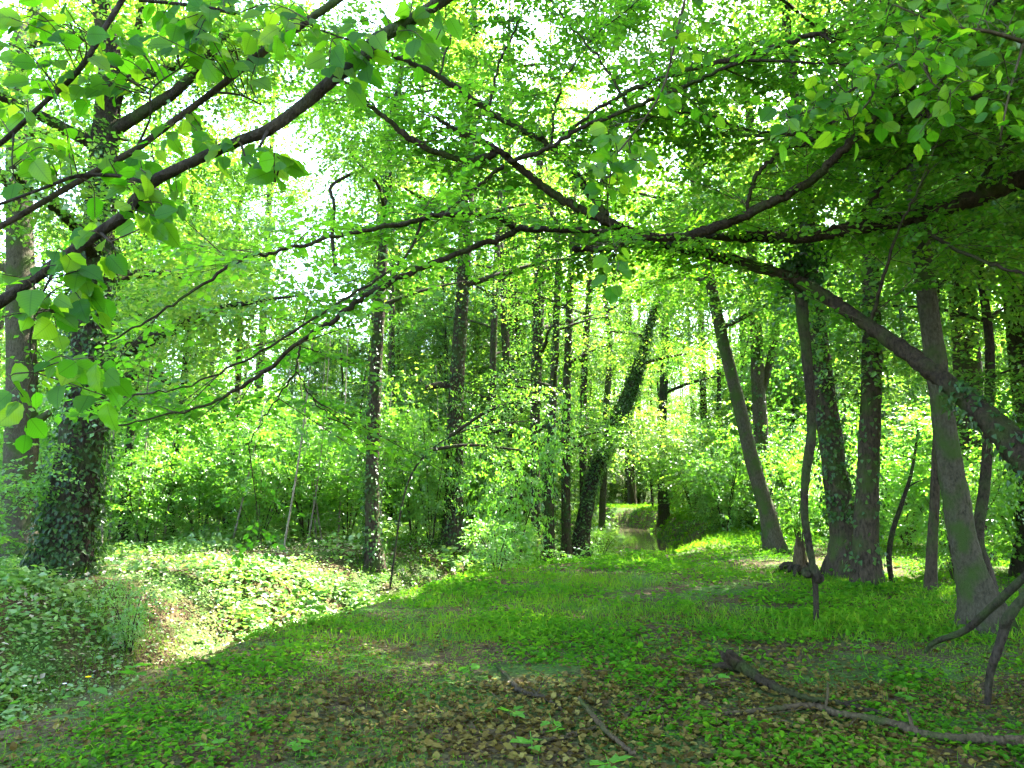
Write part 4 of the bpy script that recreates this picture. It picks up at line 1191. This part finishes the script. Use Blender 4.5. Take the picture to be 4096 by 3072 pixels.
S = shrub
for q, (label, px, Y, h, w, kind) in enumerate([
        ("bright sunlit maple sapling right of the broad ivy trunk", 512, 19.5, 5.4, 1.3, "airy"),
        ("low leafy maple seedlings at the creek edge in the centre", 498, 14.6, .95, .7, "low"),
        ("small leafy bush at the foot of the leaning ivy tree", 555, 20.5, 1.2, .9, "low"),
        ("sunlit yellow-green bush on the creek's far edge", 598, 25.5, 1.3, .7, "low"),
        ("feathery green sapling overhanging the far creek bend", 722, 25, 4.4, 1.5, "airy"),
        ("leafy bush behind the leaning grey trunk's foot", 742, 29, 4.4, 2.2, "airy"),
        ("slim leafy sapling between the leaning grey trunk and dead stem", 795, 18.5, 3.2, 1.2, "airy"),
        ("broad green bush behind the brown trunk on the right", 900, 20, 3.6, 2.0, "broad"),
        ("dark leafy bush behind the swollen-footed grey trunk", 1015, 14, 3.2, 1.6, "dense"),
        ("low leafy sapling left of the swollen-footed grey trunk", 945, 12.8, 2.2, .9, "airy"),
        ("leafy hazel bush at the left edge in shade", -30, 11.5, 2.2, 1.1, "airy"),
        ("young sapling on the bank in front of the sunlit path", 142, 11.0, 1.0, .45, "low"),
        ("slim leafy sapling left of the broad sunlit ivy trunk", 432, 20.5, 4.8, 1.2, "airy"),
        ("tall pale green bush right of the tall straight ivy trunk", 415, 21, 3.4, 1.3, "tall")]):
    shrub("shrub", label, "shrub", px, Y, h, w, kind, q * 1.3)
K = ["broad", "tall", "airy", "dense"]
g = "undergrowth saplings on the left bank"
for q, (label, px, Y, h, w) in enumerate([
        ("leafy sapling between the grey trunk and thick ivy tree", 35, 18, 3.0, 1.6), ("leafy sapling directly behind the thick dark ivy tree", 90, 20, 3.6, 1.8),
        ("low leafy sapling between the first two slim trunks at left", 150, 18.5, 2.8, 1.4), ("leafy sapling just left of the slim mottled trunk", 205, 19.5, 3.2, 1.6),
        ("light green sapling just right of the slim mottled trunk", 262, 19, 3.0, 1.5), ("broad sapling midway between slim mottled trunk and tall ivy trunk", 310, 20.5, 3.6, 1.8),
        ("leafy sapling just left of the tall straight ivy trunk", 350, 22, 3.8, 1.6), ("tall leafy sapling far behind the sunlit left bank", 285, 24, 4.6, 2.2),
        ("tall sapling standing behind the second slim dark trunk", 180, 25, 4.6, 2.2), ("tallest broad sapling far behind the left edge", 60, 25, 4.6, 2.4),
        ("tall sapling behind the tall straight ivy trunk", 395, 26, 4.6, 2.0), ("leafy sapling behind the broad sunlit ivy trunk", 470, 25, 3.2, 1.6),
        ("airy sapling behind the slim mottled trunk", 235, 22, 3.8, 1.7), ("leafy sapling behind the slender trunk beside the thick tree", 120, 22.5, 4, 1.8)]):
    shrub("undergrowth_sapling", label, "shrub", px, Y, h, w, K[q % 4], q * 2.1, g)
g = "undergrowth saplings on the right"
for q, (label, px, Y, h, w) in enumerate([
        ("broad shaded sapling far behind the ivy-topped dark trunk", 850, 24, 4.2, 2.4), ("shaded sapling behind the dark upright trunk on the right", 960, 19, 3.4, 2.0),
        ("shaded sapling at the right edge behind the ivy-shrouded trunk", 1040, 19, 4, 2.2), ("shaded sapling far behind the pale grey trunk", 800, 27, 4.2, 2.4),
        ("sapling on the right bank at the creek's far bend", 692, 36, 4.6, 2.4), ("largest shaded bush far back at the right", 1000, 26, 5, 3), ("short sapling between the dark ivy trunk and brown trunk", 860, 19, 2.6, 1.3)]):
    shrub("undergrowth_sapling", label, "shrub", px, Y, h, w, K[q % 4], q * 1.7, g)

# ------------------------------------------------------------------ far wood (reads as one mass)
def far_wood():
    r = np.random.default_rng(4242)
    tr, poles = MB(), MB()
    high, low = [], []
    for q in range(230):
        Y = r.uniform(28, 100)
        px = r.uniform(-300, 1320)
        x = (px - 512) / FPX * Y
        if abs(float(creek_dist(x, Y))) < 3.2 or (560 < px < 700 and Y < 52) or (280 < px < 350 and Y < 75):
            continue
        H = r.uniform(14, 24); z = float(height(x, Y))
        rad = r.uniform(.1, .28)
        lean = r.normal(0, .5, 2)
        s = spline([(x, Y, z - .1, rad * 1.3), (x + lean[0] * .2, Y, z + 2, rad), (x + lean[0] * .6, Y + lean[1] * .5, z + H * .5, rad * .7), (x + lean[0], Y + lean[1], z + H, .03)], 4)
        tube(tr, s, 6, .06, r=r)
        ls = limbs_for(s, 8, r, 1.8 if r.random() < .6 else 4.5, H * .97, r.uniform(2.5, 4.2))
        high.append(limb_points(ls, 54, r, 2.0))
    for px, Y, H in [(500, 30, 24), (545, 35, 25), (585, 45, 27), (452, 33, 24), (625, 56, 28), (700, 42, 25), (742, 35, 24), (410, 38, 24), (250, 31, 22), (130, 33, 23), (660, 62, 28), (520, 50, 27)]:
        x = (px - 512) / FPX * Y; z = float(height(x, Y))
        s = spline([(x, Y, z - .1, .24), (x + .2, Y, z + 3, .2), (x + .3, Y + .2, z + H * .5, .15), (x + .4, Y, z + H, .03)], 4)
        tube(tr, s, 6, .06, r=r)
        ls = limbs_for(s, 12, r, 7, H * .97, 4.2)
        high.append(limb_points(ls, 120, r, 2.0))
    for q in range(90):                                    # young trees closing the view between the trunks
        Y = r.uniform(28, 50)
        px = r.uniform(300, 860)
        x = (px - 512) / FPX * Y
        if abs(float(creek_dist(x, Y))) < 2.6 or (600 < px < 690 and Y < 46):
            continue
        z = float(height(x, Y)); h = r.uniform(6, 11)
        s = spline([(x, Y, z, .07), (x + r.normal(0, .4), Y, z + h * .5, .05), (x + r.normal(0, .6), Y, z + h, .01)], 4)
        tube(tr, s, 5, .05, r=r)
        low.append(limb_points([s], 34, r, 2.0, tmin=.15, zsq=.9))
    for q in range(360):                                   # underwood
        Y = r.uniform(25, 80)
        px = r.uniform(-240, 1260)
        if q < 34:
            Y, px = r.uniform(49, 66), r.uniform(585, 705)
        x = (px - 512) / FPX * Y
        if abs(float(creek_dist(x, Y))) < 3.0 or (585 < px < 690 and Y < 46):
            continue
        z = float(height(x, Y)); h = r.uniform(2, 6)
        s = spline([(x, Y, z, .04), (x + r.normal(0, .3), Y, z + h * .5, .03), (x + r.normal(0, .5), Y, z + h, .01)], 4)
        tube(tr, s, 4, .05, r=r)
        p = limb_points([s], 24, r, 1.8, tmin=.1, zsq=.8)
        low.append(p[p[:, 2] > z + .3])
    for q in range(46):
        Y = r.uniform(16.5, 27); px = r.uniform(20, 480); x = (px - 512) / FPX * Y
        if float(creek_dist(x, Y)) > -3.2:
            continue
        z = float(height(x, Y)); h = r.uniform(3, 7); k = r.normal(0, .35, 2)
        tube(poles, spline([(x, Y, z - .05, .028), (x + k[0] * .5, Y, z + h * .4, .022), (x + k[0], Y + k[1], z + h, .006)], 5), 5, .05, r=r)
    tag(obj("sapling_poles", poles.mesh("sapling_poles", M_POLE, True)), "thin pale sapling poles scattered through the left undergrowth", "saplings", kind="stuff")
    tag(obj("far_wood_trunks", tr.mesh("far_wood_trunks", M_BARK, True)), "mass of thin trunks far off in the wood", "trees", kind="stuff")
    tag(clump_cloud("far_wood_foliage", np.vstack(high), 1.5, LIB_FAR, np.zeros(3), None, r), "mass of far sunlit green foliage closing the view", "foliage")
    tag(clump_cloud("far_underwood", np.vstack(low), 1.0, LIB_FAR, np.zeros(3), None, r), "mass of low green underwood far off between the trunks", "undergrowth")


far_wood()

# ------------------------------------------------------------------ ground cover
def scatter(y0, y1, n, r, half=.78):
    """points over the view's sector of ground between y0 and y1, even per square metre"""
    y = np.sqrt(r.uniform(y0 ** 2, y1 ** 2, n))
    x = r.uniform(-half, half, n) * (y + 1.0)
    return x, y


r = np.random.default_rng(31)
lit, herb, bank, grass = MB(), MB(), MB(), MB()


def path_green(x, y):
    """how green (0) or leaf-strewn brown (1) the floor is"""
    g_ = fbm(x + 40, y + 11, .55)
    base = smooth(9.6, 6.0, y + (x - .5) * .15)
    return np.clip(base * .74 + (g_ - .5) * 2.2 * (base * .8 + .25), 0, 1)


for (y0, y1, n, sz) in [(3.4, 6.5, 26000, .048), (6.5, 10, 22000, .055), (10, 16, 9000, .07)]:
    x, y = scatter(y0, y1, n, r)
    d = creek_dist(x, y)
    keep = (r.random(n) < .12 + .88 * path_green(x, y)) & (abs(d) > .8)
    x, y = x[keep], y[keep]; n = len(x)
    pos = np.stack([x, y, height(x, y) + r.uniform(.002, .035, n)], 1)
    leaves(lit, pos, r.normal(0, 1, (n, 3)) * [1, 1, .18], r.normal(0, .35, (n, 3)) + [0, 0, 1], sz * r.uniform(.55, 1.35, n), r.random(n), CURL if y0 < 4 else LEAF4)
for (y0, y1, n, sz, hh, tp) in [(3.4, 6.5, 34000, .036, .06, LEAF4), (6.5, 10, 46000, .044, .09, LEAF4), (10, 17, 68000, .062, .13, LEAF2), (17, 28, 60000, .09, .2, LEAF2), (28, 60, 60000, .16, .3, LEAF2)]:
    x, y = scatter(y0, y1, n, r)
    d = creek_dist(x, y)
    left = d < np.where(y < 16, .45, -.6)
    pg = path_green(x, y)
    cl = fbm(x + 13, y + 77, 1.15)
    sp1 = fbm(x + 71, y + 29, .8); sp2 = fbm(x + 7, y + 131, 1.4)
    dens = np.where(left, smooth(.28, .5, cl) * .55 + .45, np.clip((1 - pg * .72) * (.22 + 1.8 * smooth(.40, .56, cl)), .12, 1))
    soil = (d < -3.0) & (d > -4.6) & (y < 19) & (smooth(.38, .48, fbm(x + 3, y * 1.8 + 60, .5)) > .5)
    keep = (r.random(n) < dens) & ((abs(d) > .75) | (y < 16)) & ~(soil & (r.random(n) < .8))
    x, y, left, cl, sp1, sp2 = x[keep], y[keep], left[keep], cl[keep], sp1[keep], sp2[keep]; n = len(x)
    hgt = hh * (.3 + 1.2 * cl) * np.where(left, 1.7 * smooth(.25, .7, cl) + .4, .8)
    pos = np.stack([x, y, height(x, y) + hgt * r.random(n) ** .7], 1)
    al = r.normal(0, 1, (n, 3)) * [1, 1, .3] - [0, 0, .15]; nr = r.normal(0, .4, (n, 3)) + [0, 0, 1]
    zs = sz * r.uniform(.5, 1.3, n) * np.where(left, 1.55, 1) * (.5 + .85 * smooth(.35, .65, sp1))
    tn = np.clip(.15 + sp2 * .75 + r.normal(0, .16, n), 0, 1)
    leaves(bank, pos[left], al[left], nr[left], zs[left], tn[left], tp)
    leaves(herb, pos[~left], al[~left], nr[~left], zs[~left], tn[~left], tp)
for (y0, y1, n, sz) in [(3.6, 8, 22000, .055), (8, 14, 56000, .11), (14, 28, 44000, .17), (28, 50, 14000, .35)]:
    x, y = scatter(y0, y1, n, r)
    d = creek_dist(x, y)
    cl = fbm(x + 91, y + 5, .8)
    keep = (abs(d) > .8) & (r.random(n) < smooth(.38, .62, cl) * (1 - .7 * path_green(x, y)))
    x, y = x[keep], y[keep]; n = len(x)
    pos = np.stack([x, y, height(x, y)], 1)
    leaves(grass, pos, r.normal(0, .45, (n, 3)) + [0, 0, 1], r.normal(0, 1, (n, 3)) * [1, 1, .2], sz * r.uniform(.5, 1.3, n), r.random(n), BLADE)
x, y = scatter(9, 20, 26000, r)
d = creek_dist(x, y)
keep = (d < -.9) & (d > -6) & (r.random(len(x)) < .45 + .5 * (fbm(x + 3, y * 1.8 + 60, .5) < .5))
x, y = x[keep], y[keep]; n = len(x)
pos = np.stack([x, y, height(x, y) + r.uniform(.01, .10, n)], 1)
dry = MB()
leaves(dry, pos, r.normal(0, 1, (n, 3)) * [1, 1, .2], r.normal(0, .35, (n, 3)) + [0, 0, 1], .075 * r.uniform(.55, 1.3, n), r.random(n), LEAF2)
tag(obj("dry_leaf_litter", dry.mesh("dry_leaf_litter", [M_DRY_SUN])), "dry leaves between the herbs on the left bank, painted white with sun glare", "leaf litter", kind="stuff")
tw_ = MB()
x, y = scatter(3.6, 12, 520, r)
ok = creek_dist(x, y) > 1.5
x, y = x[ok], y[ok]; n = len(x)
p0 = np.stack([x, y, height(x, y) + r.uniform(.015, .05, n)], 1)
p1 = p0 + unit(r.normal(0, 1, (n, 3)) * [1, 1, .06]) * r.uniform(.08, .4, (n, 1))
p1[:, 2] = height(p1[:, 0], p1[:, 1]) + r.uniform(.01, .05, n)
twigs(tw_, p0, p1, r.uniform(.0025, .006, n), 0)
tag(obj("twig_litter", tw_.mesh("twig_litter", [M_DEAD])), "small dead twigs scattered over the near woodland floor", "twigs", kind="stuff")
for o in [q for q in bpy.data.objects if q.parent is None and q.get("category") in ("tree", "stump", "dead stem")]:
    bx_, by_ = o.location.x, o.location.y
    if by_ > 24 or by_ < 6:
        continue
    n = 260
    a_ = r.random(n) * 6.283; q_ = .12 + .55 * r.random(n) ** 1.3
    x = bx_ + np.cos(a_) * q_; y = by_ + np.sin(a_) * q_
    pos = np.stack([x, y, height(x, y) + r.random(n) ** 1.5 * .22 * (1.1 - q_)], 1)
    hf = n // 2
    leaves(herb, pos[:hf], r.normal(0, 1, (hf, 3)) * [1, 1, .4], r.normal(0, .4, (hf, 3)) + [0, 0, 1], .07 * r.uniform(.5, 1.3, hf), r.random(hf) * .7, LEAF2)
    pos[hf:, 2] = height(x[hf:], y[hf:])
    leaves(grass, pos[hf:], r.normal(0, .4, (n - hf, 3)) + [0, 0, 1], r.normal(0, 1, (n - hf, 3)) * [1, 1, .2], .16 * r.uniform(.5, 1.3, n - hf), r.random(n - hf), BLADE)
x, y = scatter(19, 56, 150000, r, .45)                      # grass and herbs hanging over the creek's banks
d = creek_dist(x, y)
ok = (abs(d) > .85) & (abs(d) < 4.5)
x, y, d = x[ok], y[ok], d[ok]; n = len(x)
pos = np.stack([x, y, height(x, y) + r.random(n) * .14], 1)
h_ = r.random(n) < .55
leaves(grass, pos[h_], r.normal(0, .5, (h_.sum(), 3)) + [0, 0, .8], r.normal(0, 1, (h_.sum(), 3)) * [1, 1, .2], .17 * r.uniform(.5, 1.3, h_.sum()), r.random(h_.sum()), BLADE)
leaves(herb, pos[~h_], r.normal(0, 1, ((~h_).sum(), 3)) * [1, 1, .4], r.normal(0, .4, ((~h_).sum(), 3)) + [0, -.3, 1], .11 * r.uniform(.5, 1.3, (~h_).sum()), r.random((~h_).sum()), LEAF2)
tag(obj("leaf_litter", lit.mesh("leaf_litter", [M_LITTER])), "carpet of dead brown leaves strewn over the near path", "leaf litter", kind="stuff")
tag(obj("ground_cover", herb.mesh("ground_cover", [M_HERB])), "carpet of low green herbs on the path side woodland floor", "ground cover", kind="stuff")
tag(obj("bank_herbs", bank.mesh("bank_herbs", [M_BANK_SUN])), "lush herbs covering the left bank of the creek, sunlight painted into their pale green", "ground cover", kind="stuff")
tag(obj("grass", grass.mesh("grass", [M_GRASS])), "tufts of green grass along the path and creek banks", "grass", kind="stuff")

# the largest fallen leaves lie as single pieces of the floor
MP = []
for s_ in range(5):
    rr = np.random.default_rng(s_ + 60)
    tv, tf = MAPLE if s_ < 3 else CURL
    m = MB(); m.add(tv + rr.normal(0, .035, tv.shape), tf); MP.append(m.mesh("fallen_leaf", M_LITTER_OBJ))
x, y = scatter(3.8, 5.6, 300, r, .72)
ok = creek_dist(x, y) > 1.6
x, y = x[ok], y[ok]; n = len(x)
pos = np.stack([x, y, height(x, y) + r.uniform(.02, .045, n)], 1)
leaf_objects(ground, np.zeros(3), pos, r.normal(0, 1, (n, 3)) * [1, 1, .12], r.normal(0, .25, (n, 3)) + [0, 0, 1], r.uniform(.042, .07, n), r, MP, "fallen_leaf")


# ------------------------------------------------------------------ single small plants
M_SEED = leaf_material("seedling_leaf", [(.05, .15, .014), (.07, .19, .018)], [(.12, .4, .015), (.18, .48, .02)], .4, per_object=True, gloss=.04)
M_WHITE, nt, out = mat("white_petal")
pw = nd(nt, "ShaderNodeBsdfDiffuse"); pw.inputs[0].default_value = (.8, .8, .78, 1); nt.links.new(pw.outputs[0], out.inputs[0])
M_YELLOW, nt, out = mat("yellow_petal")
pw = nd(nt, "ShaderNodeBsdfDiffuse"); pw.inputs[0].default_value = (.75, .5, .01, 1); nt.links.new(pw.outputs[0], out.inputs[0])
SEEDL = []
for s_ in range(3):
    rr = np.random.default_rng(s_ + 160)
    tv, tf = MAPLE
    m = MB(); m.add(tv + rr.normal(0, .02, tv.shape), tf); SEEDL.append(m.mesh("leaf", M_SEED))
OVAL = []
for s_ in range(3):
    tv, tf = LEAF4
    m = MB(); m.add(tv * np.array([1.15, 1, 1.6]) + np.random.default_rng(s_).normal(0, .02, tv.shape), tf); OVAL.append(m.mesh("leaf", M_SEED))


def on_ground(px, py):
    Y = 1.6 * FPX / (py - 484.3)
    for _ in range(12):
        p = P(px, py, Y); gz = float(height(p[0], p[1]))
        Y = .5 * Y + .5 * (1.6 - gz) * FPX / (py - 484.3)
    p = P(px, py, Y)
    return np.array([p[0], p[1], float(height(p[0], p[1]))])


def small_plant(name, label, cat, px, py, h, nleaf, size, seed, lib=SEEDL, flower=None, group=None, Y=None):
    r = np.random.default_rng(8800 + seed)
    if Y is None:
        base = on_ground(px, py)
    else:
        x = (px - 512) / FPX * Y
        base = np.array([x, Y, float(height(x, Y))])
    root = tag(empty(name, base), label, cat, group)
    top = base + np.array([r.normal(0, .1 * h), r.normal(0, .1 * h), h])
    s = spline([(*base, .004), (*(base * .5 + top * .5 + r.normal(0, .02, 3)), .003), (*top, .002)], 4)
    m = MB(); tube(m, s, 5, .02, r=r); obj("stem", m.mesh("stem", M_SEED, True, base), root)
    t = np.sort(r.uniform(.35, 1, nleaf)); a = np.arange(nleaf) * 2.4 + r.normal(0, .3, nleaf)
    idx = np.minimum((t * (len(s) - 1)).astype(int), len(s) - 1)
    pos = s[idx, :3] + np.stack([np.cos(a), np.sin(a), np.zeros(nleaf)], 1) * .02
    al = np.stack([np.cos(a), np.sin(a), r.uniform(-.35, .2, nleaf)], 1)
    leaf_objects(root, base, pos, al, np.array([0, 0, 1.0]) + r.normal(0, .2, (nleaf, 3)), size * r.uniform(.7, 1.2, nleaf), r, lib, "leaf")
    if flower is not None:
        m = MB(); n = 6; an = np.arange(n) * 6.283 / n
        leaves(m, np.repeat(top[None], n, 0) + [0, 0, .006], np.stack([np.cos(an), np.sin(an), np.full(n, .35)], 1), np.tile([0, 0, 1.0], (n, 1)), np.full(n, .022 if flower is M_WHITE else .03), .5, LEAF4)
        obj("flower", m.mesh("flower", [flower], False, base), root)
    return root


for q, (label, px, py, h, n, sz) in enumerate([
        ("maple seedling with star-shaped leaves left of the crossed sticks", 515, 712, .1, 4, .09), ("light green seedling just above the pale bent stick", 549, 718, .12, 5, .09),
        ("seedling standing below the pale bent stick", 530, 738, .12, 5, .1), ("large-leaved seedling at the bottom edge right of the sticks", 608, 760, .12, 5, .11),
        ("seedling beside the torn root end of the fallen branch", 716, 680, .12, 6, .09), ("seedling at the left of the leaf-strewn foreground", 300, 742, .1, 5, .09),
        ("seedling at the lower left corner by the ditch edge", 210, 745, .1, 5, .09), ("tuft-like seedling in the mid path among brown leaves", 470, 668, .14, 6, .08),
        ("pale stalked plant on the path left of the dark bare branch", 868, 665, .3, 7, .06), ("seedling low at the right behind the long fallen branch", 905, 690, .12, 5, .09)]):
    small_plant("maple_seedling", label, "seedling", px, py, h, n, sz, q)
for q, (label, px, py, h, n, sz, fl, Y) in enumerate([
        ("big-leaved pale herb in the ditch at the lower left", 45, 0, .75, 12, .17, None, 6.3), ("bushy herb at the left edge of the ditch", 8, 0, .7, 12, .15, None, 6.0),
        ("broad-leaved herb with a yellow flower at the ditch edge", 116, 0, .62, 9, .16, M_YELLOW, 6.6), ("leafy herb right of the yellow-flowered one", 150, 0, .5, 9, .14, None, 7.0),
        ("white-flowered herb at the lower left", 38, 0, .98, 10, .1, M_WHITE, 7.0), ("small white-flowered herb behind the big-leaved one", 58, 0, .9, 9, .1, M_WHITE, 7.4),
        ("white-flowered herb on the shaded middle of the left bank", 222, 0, .75, 9, .09, M_WHITE, 9.0), ("second white-flowered herb higher on the left bank", 233, 0, .8, 8, .09, M_WHITE, 9.6),
        ("tall herb at the foot of the sunlit slope", 300, 0, .8, 10, .13, None, 9.6), ("dark maple-leaved herb before the sunlit slope", 318, 0, .75, 9, .15, None, 9.9),
        ("leafy herb where sunlit slope meets the path edge", 352, 0, .5, 9, .12, None, 11.5)]):
    small_plant("herb", label, "herb", px, py, h, n, sz, 40 + q, SEEDL if q % 2 else OVAL, fl, Y=Y)
